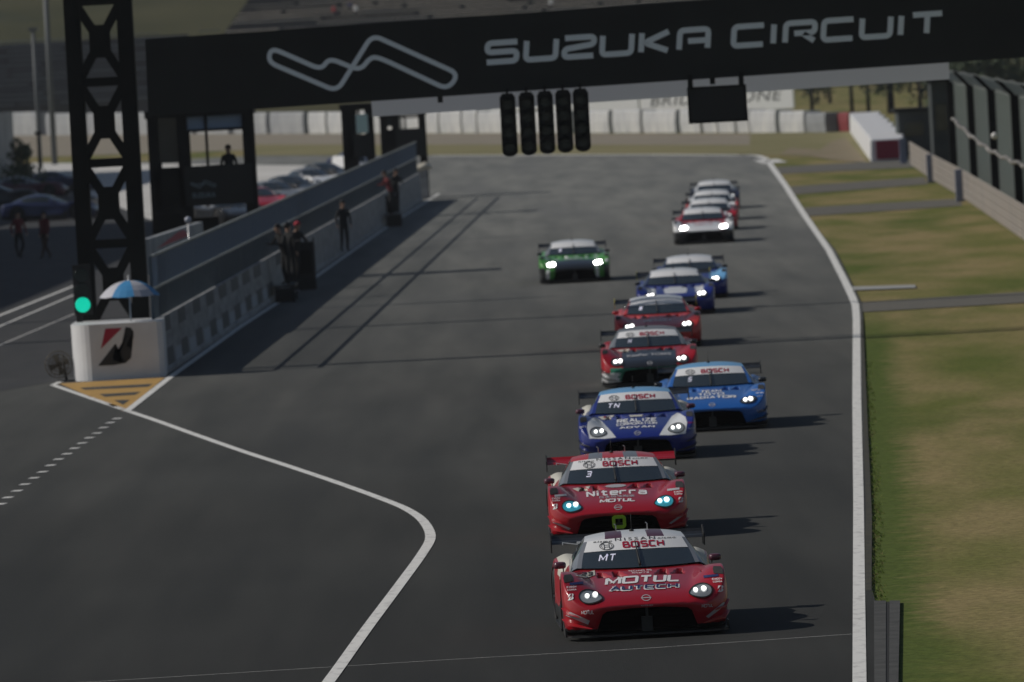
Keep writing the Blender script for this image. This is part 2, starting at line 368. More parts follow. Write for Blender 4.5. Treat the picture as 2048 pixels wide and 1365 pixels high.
def body_mesh():
    bm = bmesh.new(); rings = []
    for s in SEC:
        y, zb = s[0], s[1]; xd = s[2][0]
        half = [(xd * .55, zb), (xd * .97, zb)] + list(s[2:8])
        pts = [(0, zb)] + half + [(0, s[8])] + [(-x, z) for x, z in half[::-1]]
        rings.append([bm.verts.new((x, y, z)) for x, z in pts])
    n = len(rings[0])
    for A, B in zip(rings, rings[1:]):
        for k in range(n): bm.faces.new([A[k], B[k], B[(k + 1) % n], A[(k + 1) % n]])
    bm.faces.new(rings[0]); bm.faces.new(rings[-1][::-1])
    for v in bm.verts:
        if v.co.y < -1.7 and v.co.z < .38: v.co.y += .45 * (.38 - v.co.z)
    cl = bm.edges.layers.float.get('crease_edge') or bm.edges.layers.float.new('crease_edge')
    CR = {2: .75, 4: .35, 5: .62, 6: .30, 7: .45}
    for A, B in zip(rings, rings[1:]):
        for k in range(n):
            kk = k if k <= 9 else n - k
            if kk in CR:
                e = bm.edges.get((A[k], B[k]))
                if e: e[cl] = CR[kk] if A[k].co.y < 2 else .2
    for k in range(n):
        e = bm.edges.get((rings[0][k], rings[0][(k + 1) % n]))
        if e: e[cl] = .45
    bmesh.ops.recalc_face_normals(bm, faces=bm.faces[:])
    return bm
def evaluated(o):
    dg = bpy.context.evaluated_depsgraph_get(); dg.update()
    return bpy.data.meshes.new_from_object(o.evaluated_get(dg))
GRILLE = [(-.64, .02), (-.62, .14), (-.555, .30), (-.50, .335), (-.2, .36), (.2, .36), (.50, .335), (.555, .30), (.62, .14), (.64, .02)]
WB = (-1.42, 1.36)
def make_body_base():
    o = obj('tmp', body_mesh(), [M['paint_red']])
    s = o.modifiers.new('s', 'SUBSURF'); s.levels = 3; s.render_levels = 3
    me = evaluated(o); o.modifiers.clear(); o.data = me
    # dark cutters: grille, wheel arches
    bm = bmesh.new()
    prism(bm, GRILLE, lambda x, z: Vector((x, -3, z)), lambda x, z: Vector((x * .93, -1.98, z)))
    for y in WB:
        for sx in (-1, 1):
            lathe(bm, [(.362, sx * .70), (.362, sx * 1.2)], 32, 'x', (0, y, .335))
    bmesh.ops.recalc_face_normals(bm, faces=bm.faces[:])
    c1 = obj('tmpc', bm, M['deep'])
    # body coloured cutters: bonnet vents
    bm = bmesh.new()
    for sx in (-1, 1):
        for x0, x1, y0, y1 in ((.15, .32, -1.22, -.90), (.35, .51, -1.20, -.90)):
            a = [(x0 * sx, y0), (x1 * sx, y0), ((x1 + .0) * sx, y1), ((x0 + .10) * sx, y1)]
            zs = [.60, .60, .78, .78]; zt = 1.0
            lo = [bm.verts.new((p[0], p[1], z)) for p, z in zip(a, [.615, .60, .645, .64])]
            hi = [bm.verts.new((p[0], p[1], zt)) for p in a]
            bm.faces.new(lo); bm.faces.new(hi[::-1])
            for i in range(4): bm.faces.new([lo[i], hi[i], hi[(i + 1) % 4], lo[(i + 1) % 4]])
    bmesh.ops.recalc_face_normals(bm, faces=bm.faces[:])
    c2 = obj('tmpc2', bm, M['paint_red'])
    for cc in (c1, c2):
        b = o.modifiers.new('b', 'BOOLEAN'); b.operation = 'DIFFERENCE'; b.solver = 'EXACT'; b.object = cc
        try: b.material_mode = 'TRANSFER'
        except Exception: pass
    me = evaluated(o)
    for x in (o, c1, c2): bpy.data.objects.remove(x)
    return me
BASE = make_body_base()
_idx_deep = [i for i, m_ in enumerate(BASE.materials) if m_ and m_.name == 'deep_black']
_idx_deep = _idx_deep[0] if _idx_deep else -1

# greenhouse surface
GR = [(-.84, .750, .735, .24, -.010), (-.44, .905, .69, .19, .018), (-.02, 1.062, .615, .12, .038), (.28, 1.112, .59, .06, .05),
      (.60, 1.122, .575, .02, .055), (1.0, 1.07, .55, 0, .06), (1.40, .955, .52, 0, .05), (1.80, .79, .48, 0, .03)]
def crow(u):
    i = max(0, min(len(GR) - 2, int(u))); t = u - i
    p = [GR[max(0, min(len(GR) - 1, k))] for k in (i - 1, i, i + 1, i + 2)]
    return [.5 * ((2 * p[1][k]) + (-p[0][k] + p[2][k]) * t + (2 * p[0][k] - 5 * p[1][k] + 4 * p[2][k] - p[3][k]) * t * t + (-p[0][k] + 3 * p[1][k] - 3 * p[2][k] + p[3][k]) * t ** 3) for k in range(5)]
def GS(u, t):
    yc, zc, hw, dy, dz = crow(u); s = 1 if t >= 0 else -1; a = min(abs(t), 1)
    x = hw * a; y = yc + dy * a * a; z = zc - dz * a ** 2.6
    e = max(0, abs(t) - 1)            # side, 0..1
    if e > 0:
        x = x + (.815 - x) * e ** 1.0 + .02 * math.sin(e * math.pi); z = z + (.70 - z) * e; y = y + .06 * e
    return Vector((s * x, y, z))
def grid(us, ts, off=0, f=GS):
    bm = bmesh.new(); V = [[bm.verts.new(f(u, t)) for t in ts] for u in us]
    for i in range(len(us) - 1):
        for j in range(len(ts) - 1): bm.faces.new([V[i][j], V[i][j + 1], V[i + 1][j + 1], V[i + 1][j]])
    bmesh.ops.remove_doubles(bm, verts=bm.verts[:], dist=1e-5)
    bm.normal_update()
    if off:
        for v in bm.verts: v.co += v.normal * off
    return bm
def lin(a, b, n): return [a + (b - a) * i / (n - 1) for i in range(n)]
bmg = grid(lin(0, 7, 40), lin(-1, 1, 40)); GBVH = BVHTree.FromBMesh(bmg)
for f in bmg.faces: f.normal
bmg.free()
bmb = bmesh.new(); bmb.from_mesh(BASE); BBVH = BVHTree.FromBMesh(bmb); bmb.free()

def conform(bm, bvh, off=.005, L=.05, slope=SL, yaw=0):
    """front-view drawing (X, V) laid onto the car"""
    densify(bm, L)
    d = Vector((0, 1, -slope)).normalized(); dead = []
    for v in bm.verts:
        X, V, zo = v.co.x, v.co.y, v.co.z
        o = Vector((X, -6, V - slope * (-6 + 2.35)))
        hit, n, i, dist = bvh.ray_cast(o, d)
        if hit is None: dead.append(v); continue
        if n.dot(d) > 0: n = -n
        v.co = hit + n * (off + zo)
    if dead: bmesh.ops.delete(bm, geom=dead, context='VERTS')
    bm.normal_update()
    for f in bm.faces:
        if f.normal.dot(d) > 0: f.normal_flip()
    return bm
def decal(name, bm, m, parent, bvh=None, off=.005, L=.05, smooth=False):
    bm = conform(bm, bvh or BBVH, off, L)
    if not bm.faces: bm.free(); return None
    return obj(name, bm, m, parent, smooth)
def merge(*bms):
    out = bmesh.new()
    for b in bms:
        me = bpy.data.meshes.new('x'); b.to_mesh(me); b.free(); out.from_mesh(me); bpy.data.meshes.remove(me)
    return out

SHARED = {}
def shared(key, fn):
    if key not in SHARED:
        me = bpy.data.meshes.new(key); bm = fn(); bm.normal_update(); bm.to_mesh(me); bm.free(); SHARED[key] = me
    return SHARED[key].copy()
EMBLEM_R = [(495, 598), (622, 592), (462, 752)]
EMBLEM_B = [(648, 585), (685, 590), (708, 620), (708, 670), (655, 718), (697, 760), (690, 820), (650, 858), (560, 875), (440, 880), (572, 710), (548, 838), (598, 818)]
def emblem_pts(pts, cx, cy, h):
    s = h / 296.
    return [(cx + (x - 575) * s, cy - (y - 733) * s) for x, y in pts]

def race_car(px, py, yawrel, L):
    """L: livery dict"""
    g = G(px, py); ang = math.atan2(g.x, g.y) - math.radians(yawrel)   # direction front -> back
    d = Vector((math.sin(ang), math.cos(ang), 0))
    root = thing('race_car', L['label'], 'race car', g + d * 2.33, -ang, 'race cars lined up on the track')
    k_ = L.get('s', 1); root.scale = (1.02 * k_, 1.02 * k_, 1.03 * k_)
    # ---- body
    me = BASE.copy(); me.materials.clear()
    names = ['paint', 'deep', 'second', 'low', 'hood', 'third']
    for k in (L['body'], 'deep', L.get('second', L['body']), L.get('low', 'carbon'), L.get('hood', L['body']), L.get('third', L['body'])):
        me.materials.append(M[k])
    fn = L.get('zones')
    for p, q in zip(me.polygons, BASE.polygons):
        c = q.center; p.use_smooth = True
        if q.material_index == _idx_deep: p.material_index = 1; continue
        p.material_index = 0
        if c.z < .13 or (c.z < .27 and -1.0 < c.y < 2.3 and abs(c.x) > .5): p.material_index = 3
        elif c.y > .45 and abs(c.x) < .90 and L.get('rear') : p.material_index = 2
        if fn and p.material_index == 0: p.material_index = fn(c.x, c.y, c.z)
    body = obj('body', me, None, root)
    # ---- cabin
    def shell():
        a = grid(lin(2, 7, 22), lin(-1, 1, 25)); b = grid(lin(0, 2, 12), lin(-1, -.93, 3)); c = grid(lin(0, 2, 12), lin(.93, 1, 3))
        d_ = grid(lin(0, 7, 28), lin(1, 2, 8)); e = grid(lin(0, 7, 28), lin(-2, -1, 8))
        o = merge(a, b, c, d_, e); bmesh.ops.remove_doubles(o, verts=o.verts[:], dist=1e-4)
        for f in o.faces:
            cc = f.calc_center_median()
            if (cc.z < .74 + .3 * max(0, 0)) : pass
            if f.normal.z < 0 and abs(f.normal.z) > abs(f.normal.x): f.normal_flip()
        return o
    me = shared('cabin', shell); me.materials.clear()
    for k in (L['roof'], 'glass', L.get('pillar', L['body']), L.get('roofband', L['roof'])): me.materials.append(M[k])
    for p in me.polygons:
        c = p.center; p.use_smooth = True
        side = abs(p.normal.x) > .55
        p.material_index = 0
        if side and -.15 < c.y < 1.15 and .78 < c.z < 1.03: p.material_index = 1
        elif side or c.y < .07 and abs(c.x) > .5: p.material_index = 2
        elif c.y > 1.15 and abs(c.x) < .42: p.material_index = 1
        elif L.get('roofband') and .17 < abs(c.x) < .36: p.material_index = 3
    obj('roof', me, None, root)
    obj('windshield', shared('glass', lambda: grid(lin(0, 2, 14), lin(-.93, .93, 25))), M['glass'], root, True)
    u0 = 1.18
    obj('sun_strip', shared('strip', lambda: grid(lin(u0, 1.97, 8), lin(-.925, .925, 25), .004)), M['decal_white'], root, True)
    # strip lettering
    if L.get('det', 0) >= 1:
        decal('strip_lettering', fit(sfont('BOSCH', .27, .40), .09, 1.122, .50, .080), M['decal_red'], root, GBVH, .009)
        a = bmesh.new(); cx, cy = -.35, 1.118
        def ring_(rx, ry, wd): ribbon(a, [Vector((x, y, 0)) for x, y in ellipse(cx, cy, rx, ry, 24)], wd, closed=True)
        ring_(.082, .045, .007)
        for s in (-1, 1):
            ribbon(a, [Vector((cx + s * .03, cy - .032, 0)), Vector((cx + s * .03, cy + .032, 0))], .006)
            ribbon(a, [Vector((cx + s * .03, cy - .032, 0)), Vector((cx + s * .055, cy - .018, 0)), Vector((cx + s * .062, cy, 0)), Vector((cx + s * .055, cy + .018, 0)), Vector((cx + s * .03, cy + .032, 0))], .005)
        ribbon(a, [Vector((cx - .03, cy + .012, 0)), Vector((cx + .03, cy + .012, 0))], .005); ribbon(a, [Vector((cx - .03, cy - .012, 0)), Vector((cx + .03, cy - .012, 0))], .005)
        decal('strip_emblem', a, M['decal_black'], root, GBVH, .009)
        if L['det'] >= 2 and L.get('maker'):
            for tx_ in (fit(text_faces('NISSAN', 1, 0, 0, 1.4), -.0, 1.190, .48, .034), fit(text_faces('nismo', 1, .01, .3, 1.3), .38, 1.182, .22, .022), fit(text_faces('nismo', 1, .01, .3, 1.3), -.39, 1.176, .22, .022)):
                decal('maker_lettering', tx_, M['decal_black'], root, GBVH, .009)
    if L.get('initials'):
        decal('screen_initials', fit(sfont(L['initials'], .2, .5), -.36, .985, .065 + .125 * (len(L['initials']) - 1), .085, .35), M['initials_tape'], root, GBVH, .007)
    # ---- wiper, antenna
    bm = bmesh.new()
    tube(bm, [GS(.12, .02) + Vector((0, -.02, .02)), GS(.6, .01) + Vector((0, -.02, .02)), GS(1.62, -.01) + Vector((0, -.02, .02))], [.014, .012, .007], 6)
    obj('wiper', bm, M['black'], root)
    bm = bmesh.new(); p0 = GS(3.2, -.03)
    lathe(bm, [(.03, p0.z - .01), (.028, p0.z + .015), (.006, p0.z + .03)], 12, 'z', (p0.x, p0.y, 0))
    tube(bm, [p0, p0 + Vector((0, .01, .20))], .0035, 5); obj('antenna', bm, M['black'], root)
    if L.get('det', 0) >= 2:
        for sx in (-.20, .18):
            bm = bmesh.new(); p1 = GS(3.6, sx / .58)
            tube(bm, [p1, p1 + Vector((0, 0, .07)), p1 + Vector((-.02, 0, .085))], .006, 5); obj('roof_pin', bm, M['steel'], root)
    # ---- headlights
    hl = [(-.15, -.035), (-.06, .055), (.04, .085), (.12, .06), (.15, .0), (.12, -.06), (.05, -.088), (-.05, -.08)]
    if L.get('slim'): hl = [(-.16, -.04), (-.1, .03), (.02, .055), (.13, .06), (.15, .01), (.08, -.045), (-.05, -.06)]
    for sx in (-1, 1):
        cx, cy = sx * .645, .52
        pts = [(cx + sx * p[0], cy + p[1]) for p in hl]
        pts = [tuple(v) for v in smooth_poly(pts, .05, 4, True)]
        h = decal('headlight', poly2d(pts), M[L.get('lens', 'lens')], root, BBVH, .010, .035, True)
        bm = bmesh.new(); ribbon(bm, [Vector((x, y, 0)) for x, y in pts], .014, closed=True)
        decal('lamp_surround', bm, M['black'], h, BBVH, .014, .04)
        es = L.get('glow', 3)
        bs = L.get('bulb', .027)
        decal('bulb', merge(poly2d(ellipse(cx - .048, cy + .004, bs, bs * .9, 16))), lamp_mat(es), h, BBVH, .02, .03)
        decal('bulb', merge(poly2d(ellipse(cx + .048, cy + .014, bs * 1.15, bs, 16))), lamp_mat(es), h, BBVH, .022, .03)
        # ---- mirrors
        bm = bmesh.new(); mx, my, mz = sx * .935, -.42, .795
        rings = []
        for yy, k in ((-.07, .55), (-.04, .9), (.02, 1), (.06, .95)):
            rings.append([bm.verts.new((mx + math.copysign(abs(math.cos(a)) ** .6, math.cos(a)) * .078 * k, my + yy, mz + math.copysign(abs(math.sin(a)) ** .6, math.sin(a)) * .043 * k)) for a in [2 * math.pi * q / 16 for q in range(16)]])
        for A, B in zip(rings, rings[1:]):
            for q in range(16): bm.faces.new([A[q], A[(q + 1) % 16], B[(q + 1) % 16], B[q]])
        bm.faces.new(rings[0][::-1]); bm.faces.new(rings[-1]); bmesh.ops.recalc_face_normals(bm, faces=bm.faces[:])
        mo = obj('mirror', bm, M[L.get('mirror', 'carbon')], root, True)
        bm = bmesh.new(); tube(bm, [(mx - sx * .04, my, mz - .03), (mx - sx * .045, my, mz - .115), (sx * .76, my, mz - .10)], .010, 6)
        obj('mirror_stalk', bm, M['black'], mo)
        # ---- fender louvre
        def louv():
            return None
        bm = poly2d([(sx * .835, .715), (sx * .945, .70), (sx * .95, .755), (sx * .93, .795), (sx * .85, .80), (sx * .835, .77)])
        decal('fender_louvre', bm, M['rubber'], root, BBVH, .006, .03)
        # ---- canards / dive planes
        if L.get('det', 0) >= 1:
            bm = bmesh.new()
            bm.faces.new([bm.verts.new(v) for v in ((sx * .66, -2.42, .145), (sx * .93, -2.2, .18), (sx * 1.0, -1.98, .25), (sx * .93, -1.98, .25), (sx * .86, -2.14, .20))])
            bm.faces.new([bm.verts.new(v) for v in ((sx * .80, -2.34, .28), (sx * .95, -2.2, .31), (sx * 1.0, -2.0, .38), (sx * .94, -2.0, .38), (sx * .88, -2.14, .32))])
            r = bmesh.ops.extrude_face_region(bm, geom=bm.faces[:])
            for v in r['geom']:
                if isinstance(v, bmesh.types.BMVert): v.co.z += .008
            obj('dive_plane', bm, M[L['body'] if L['det'] > 1 else 'carbon'], root)
    # ---- grille bits
    bm = bmesh.new(); box(bm, (0, -2.22, .30), (.03, .02, .16)); box(bm, (0, -2.16, .16), (.13, .04, .17)); obj('grille_strut', bm, M['carbon'], root)
    bm = bmesh.new()
    for k in range(5): box(bm, (0, -2.00, .10 + k * .05), (1.05 - k * .03, .012, .006))
    obj('grille_mesh', bm, M['deep'], root)
    if L.get('tow'):
        bm = bmesh.new(); a = smooth_poly([(-.075, .0), (.075, .0), (.075, .14), (-.075, .14)], .03, 4, True)
        pts = [Vector((p.x - .0, -2.42, p.y + .20)) for p in a]
        ribbon(bm, pts, .045, Vector((0, -1, 0)), closed=True)
        r = bmesh.ops.extrude_face_region(bm, geom=bm.faces[:])
        for v in r['geom']:
            if isinstance(v, bmesh.types.BMVert): v.co.y += .025
        bmesh.ops.recalc_face_normals(bm, faces=bm.faces[:]); obj('tow_ring', bm, M['lime'], root)
    # ---- splitter
    def spl():
        bm = bmesh.new(); pl = [(-.97, -1.9), (-.97, -2.12), (-.90, -2.30), (-.70, -2.42), (.70, -2.42), (.90, -2.30), (.97, -2.12), (.97, -1.9)]
        prism(bm, pl, lambda x, y: Vector((x, y, .045)), lambda x, y: Vector((x, y, .065)))
        for s in (-1, 1): box(bm, (s * .965, -2.02, .10), (.012, .30, .10))
        bmesh.ops.recalc_face_normals(bm, faces=bm.faces[:]); return bm
    obj('splitter', shared('spl', spl), M['carbon'], root)
    def skirt(s):
        bm = bmesh.new()
        if True:
            box(bm, (s * .90, .0, .06), (.15, 1.9, .03)); box(bm, (s * .93, .0, .12), (.02, 1.7, .12))
            prism(bm, [(-1.02, .08), (-1.02, .36), (-.9, .40), (-.55, .10)], lambda y, z: Vector((s * .955, y, z)), lambda y, z: Vector((s * .97, y, z)))
        bmesh.ops.recalc_face_normals(bm, faces=bm.faces[:]); return bm
    for sx in (-1, 1): obj('side_skirt', shared('skirt%d' % sx, lambda: skirt(sx)), M[L.get('skirt', 'carbon')], root)
    # ---- wing
    def wing():
        bm = bmesh.new()
        prof = [(-.15, .0), (-.10, .022), (.0, .030), (.10, .028), (.17, .045), (.20, .085), (.192, .09), (.15, .055), (.05, .012), (-.08, -.008)]
        prism(bm, prof, lambda y, z: Vector((-.93, 2.1 + y, .915 + z)), lambda y, z: Vector((.93, 2.1 + y, .915 + z)))
        bmesh.ops.recalc_face_normals(bm, faces=bm.faces[:]); return bm
    wg = obj('rear_wing', shared('wing', wing), M[L.get('wing', 'carbon')], root)
    for sx in (-1, 1):
        bm = bmesh.new(); prism(bm, [(-.20, -.10), (.25, -.10), (.25, .13), (.05, .13), (-.20, .05)], lambda y, z: Vector((sx * .932, 2.1 + y, .915 + z)), lambda y, z: Vector((sx * .947, 2.1 + y, .915 + z)))
        bmesh.ops.recalc_face_normals(bm, faces=bm.faces[:]); obj('endplate', bm, M[L.get('endplate', 'black')], wg)
        bm = bmesh.new(); bar(bm, (sx * .32, 2.12, .72), (sx * .32, 2.1, .92), .02, .14); obj('wing_stay', bm, M['black'], wg)
        if L.get('det', 0) >= 2:
            bm = bmesh.new(); box(bm, (sx * .60, 1.945, .925), (.045, .012, .03)); obj('wing_patch', bm, M['decal_white'], wg)
    if L.get('det', 0) >= 2:
        bm = bmesh.new(); 
        ribbon(bm, [Vector((-.80, 1.942, .905)), Vector((-.80, 1.942, .935)), Vector((-.62, 1.942, .905)), Vector((-.62, 1.942, .93))], .012, Vector((0, -1, 0)))
        obj('wing_mark', bm, M['decal_white'], wg)
    # ---- wheels
    def tyre():
        bm = bmesh.new(); lathe(bm, [(.24, -.14), (.30, -.15), (.328, -.135), (.336, -.10), (.336, .10), (.328, .135), (.30, .15), (.24, .14)], 32, 'x'); return bm
    def rim():
        bm = bmesh.new(); lathe(bm, [(.235, -.10), (.235, .10)], 24, 'x')
        for k in range(10):
            a = 2 * math.pi * k / 10
            for s in (-1, 1): bar(bm, (s * .142, .04 * math.cos(a), .04 * math.sin(a)), (s * .13, .23 * math.cos(a), .23 * math.sin(a)), .03, .02)
        return bm
    for y in WB:
        for sx in (-1, 1):
            wh = bpy.data.objects.new('wheel', None); C.objects.link(wh); wh.parent = root; wh.location = (sx * .81, y, .335)
            obj('tyre', shared('tyre', tyre), M['rubber'], wh); obj('rim', shared('rim', rim), M['rim'], wh)
    # ---- cowl intake
    if L.get('det', 0) >= 1:
        decal('cowl_intake', poly2d([(-.12, .868), (-.06, .845), (0, .838), (.06, .845), (.12, .868)]), M['deep'], root, BBVH, .006)
        ring = bmesh.new(); ribbon(ring, [Vector((x, y, 0)) for x, y in ellipse(0, .47, .05, .034, 20)], .008, closed=True)
        ribbon(ring, [Vector((-.06, .47, 0)), Vector((.06, .47, 0))], .011)
        decal('nose_emblem', ring, M['decal_silver'], root, BBVH, .006)
    for k in L.get('marks', []):
        nm, bm, mt = k()
        decal(nm, bm, M[mt] if isinstance(mt, str) else mt, root, BBVH, .007 if nm != 'number_type' else .012, .05)
    return root

def T(s, cx, cy, w, h, mt, nm='bonnet_lettering', bold=.04, shear=0, skew=0, sp=1):
    if all(c in STR or c == ' ' for c in s):
        return lambda: (nm, fit(sfont(s, .17 + bold * 2), cx, cy, w, h, skew + shear), mt)
    return lambda: (nm, fit(text_faces(s, 1, bold, shear, sp), cx, cy, w, h, skew), mt)
def Q(pts, mt, nm='panel'):
    return lambda: (nm, poly2d(pts), mt)
def arc(f, k):
    def g():
        nm, bm, mt = f()
        densify(bm, .12)
        for v in bm.verts: v.co.y -= k * v.co.x ** 2
        return nm, bm, mt
    return g
def side_marks(c='decal_white', blue='decal_navy', emb='decal_white'):
    out = []
    for s in (-1, 1):
        out += [Q([(s * .80 - .085, .665), (s * .80 + .085, .675), (s * .80 + .085, .705), (s * .80 - .085, .695)], blue, 'sponsor_patch') if blue else T('NTT', s * .87, .685, .1, .025, c, 'sponsor_lettering')]
        out += [T('EXEDY', s * .865, .645, .12, .022, c, 'sponsor_lettering'), T('CORSA', s * .865, .612, .11, .02, c, 'sponsor_lettering')]
        def em(s=s): return 'tyre_maker_emblem', merge(poly2d(emblem_pts(EMBLEM_R, s * .885, .53, .075)), poly2d(emblem_pts(EMBLEM_B, s * .885, .53, .075))), emb
        out += [em]
    return out

LIV = []
# 1 leading red car, white roof
LIV.append((1297, 1276, 2.6, dict(label='leading red race car with white roof and MOTUL AUTECH bonnet', body='paint_red', roof='paint_white', roofband='paint_maroon', pillar='paint_grey', det=2, maker=1, initials='MT', glow=2.6, mirror='paint_maroon', second='decal_cream', rear=1,
    zones=lambda x, y, z: 2 if (.35 < y < .9 and z > .6) else 0,
    marks=[arc(T('MOTUL', .0, .70, .88, .098, 'decal_white', shear=.4, bold=.05, sp=1.15), .05), arc(T('AUTECH', .0, .60, .84, .074, 'decal_white', shear=.3, bold=.12), .03), arc(T('AUTECH', .0, .60, .80, .054, 'decal_navy', 'number_type', shear=.3, bold=.02), .03),
           Q([(-.80, .775), (-.53, .835), (-.54, .775), (-.66, .745)], 'decal_cream', 'number_patch'), T('23', -.635, .79, .14, .045, 'decal_black', 'number_type', shear=.3),
           T('TECHNO RS', .0, .80, .28, .018, 'decal_white', bold=.01), T('Niterra', .0, .775, .2, .018, 'decal_white', bold=.01), T('NISMO', 0, .385, .14, .014, 'decal_silver', 'bumper_lettering'),
           T('MOTUL', -.70, .345, .14, .045, 'decal_white', 'number_type', shear=.1), T('MOTUL', .71, .345, .13, .038, 'decal_silver', 'number_type', shear=.1),
           Q([(-.95, .32), (-.90, .36), (-.68, .245), (-.70, .20)], 'decal_silver', 'bumper_stripe'), Q([(.95, .35), (.91, .375), (.69, .22), (.72, .20)], 'decal_silver', 'bumper_stripe')] + side_marks())))
# 2 red with grey band, cyan lamps
LIV.append((1240, 1082, .9, dict(label='red race car with Niterra bonnet, cyan headlights and lime tow ring', body='paint_red', roof='paint_orange_red', roofband='paint_grey', pillar='paint_grey', det=2, maker=1, initials='3', glow=3.0, bulb=.032, lens='lens_cyan', tow=1, wing='paint_red', mirror='paint_maroon', second='decal_cream', rear=1,
    marks=[arc(T('Niterra', .0, .695, .86, .085, 'decal_white', bold=.04), .09), arc(T('日本特殊陶業', .0, .63, .50, .035, 'decal_silver', bold=.01), .05), arc(T('MOTUL', .0, .575, .50, .055, 'decal_white', shear=.25, bold=.06), .05),
           Q([(-.62, .785), (-.36, .81), (-.40, .745), (-.54, .735)], 'decal_cream', 'number_patch'), T('3', -.49, .775, .06, .04, 'decal_black', 'number_type', shear=.3),
           Q(ellipse(0, .79, .15, .025), 'decal_silver', 'oval_patch'),
           Q([(-.93, .315), (-.90, .33), (-.68, .215), (-.71, .20)], 'decal_silver', 'bumper_stripe'), Q([(.93, .325), (.90, .34), (.70, .215), (.73, .205)], 'decal_silver', 'bumper_stripe')] + side_marks(blue='decal_silver'))))
# 3 deep blue with white flashes
def flash(s):
    return Q([(s * .70, .80), (s * .60, .74), (s * .42, .50), (s * .36, .41), (s * .56, .40), (s * .80, .42), (s * .84, .60), (s * .82, .70)], 'paint_white', 'white_flash')
def flash_in(s):
    return Q([(s * .66, .70), (s * .70, .60), (s * .84, .60), (s * .80, .70), (s * .74, .74)], 'paint_grey', 'grey_flash')
LIV.append((1278, 923, .4, dict(label='deep blue race car with white headlight flashes and pale blue roof', body='paint_blue', roof='paint_sky', pillar='paint_blue', det=1, initials='TN', glow=4.5, mirror='paint_maroon', second='decal_cream', rear=1,
    marks=[flash(-1), flash(1), arc(T('REALIZE', 0, .705, .66, .07, 'decal_white', bold=.05), .08), arc(T('CORPORATION', 0, .64, .68, .045, 'decal_white', bold=.04), .08), arc(T('ADVAN', 0, .58, .6, .04, 'decal_white', bold=.05), .08),
           Q([(-.64, .80), (-.36, .82), (-.42, .75), (-.56, .74)], 'decal_cream', 'number_patch'), T('24', -.5, .785, .1, .035, 'decal_red', 'number_type'), Q([(-.12, .80), (.12, .80), (.1, .765), (-.1, .765)], 'decal_cream', 'patch'),
           T('ADVAN', .9, .60, .1, .03, 'decal_red', 'sponsor_lettering'), T('NTT', -.9, .62, .1, .03, 'decal_white', 'sponsor_lettering'), T('NTT', .9, .50, .1, .025, 'decal_silver', 'sponsor_lettering')])))
# 4 azure
LIV.append((1427, 863, .3, dict(label='bright blue race car with RADIATOR lettering behind the deep blue one', body='paint_azure', roof='paint_sky', pillar='paint_azure', det=1, initials='S', glow=6, bulb=.033, mirror='carbon', lens='lens_dark', slim=1,
    marks=[arc(T('TEAM', 0, .735, .36, .05, 'decal_white'), .06), arc(T('TOYO', 0, .675, .46, .05, 'decal_white'), .06), arc(T('RADIATOR', 0, .615, .88, .055, 'decal_white', bold=.06), .06),
           T('MOTUL', .80, .70, .16, .04, 'decal_silver', 'sponsor_lettering'), T('RECARO', .86, .64, .14, .022, 'decal_white', 'sponsor_lettering'), T('NTT', .86, .58, .1, .025, 'decal_silver', 'sponsor_lettering'), T('KYB', .84, .33, .12, .03, 'decal_silver', 'bumper_lettering')])))
# 5 red / black / teal
LIV.append((1302, 773, .5, dict(label='red and black race car with teal lower lip and white corners', body='paint_red', hood='paint_black', second='paint_teal', third='paint_white', low='paint_white', skirt='paint_white', roof='paint_grey', pillar='paint_grey', det=1, initials='M', glow=9, bulb=.034, lens='lens_dark',
    zones=lambda x, y, z: 4 if (abs(x) < .55 and z > .38 and y < -1.0) else (5 if (abs(x) > .62 and z < .30) else (2 if z < .40 and y < -1.9 and abs(x) < .8 else 0)),
    marks=[arc(T('KeePer TOM\'S', 0, .66, .9, .05, 'decal_silver', bold=.04), .06), Q([(-.66, .80), (-.38, .82), (-.40, .77), (-.56, .75)], 'decal_cream', 'number_patch')])))
# 6 orange red with white upper
LIV.append((1319, 698, .5, dict(label='orange-red race car with yellow trim and pale wing right behind the red and black one', body='paint_orange_red', roof='paint_white', pillar='paint_orange_red', det=0, initials='1', glow=9, bulb=.038, lens='lens_dark', endplate='paint_yellow', mirror='paint_red', wing='paint_black',
    marks=[Q([(-.34, .80), (-.22, .80), (-.2, .74), (-.36, .74)], 'paint_maroon', 'vent_patch'), Q([(.22, .80), (.34, .80), (.36, .74), (.2, .74)], 'paint_maroon', 'vent_patch'), T('DENSO', 0, .66, .6, .05, 'decal_white')])))
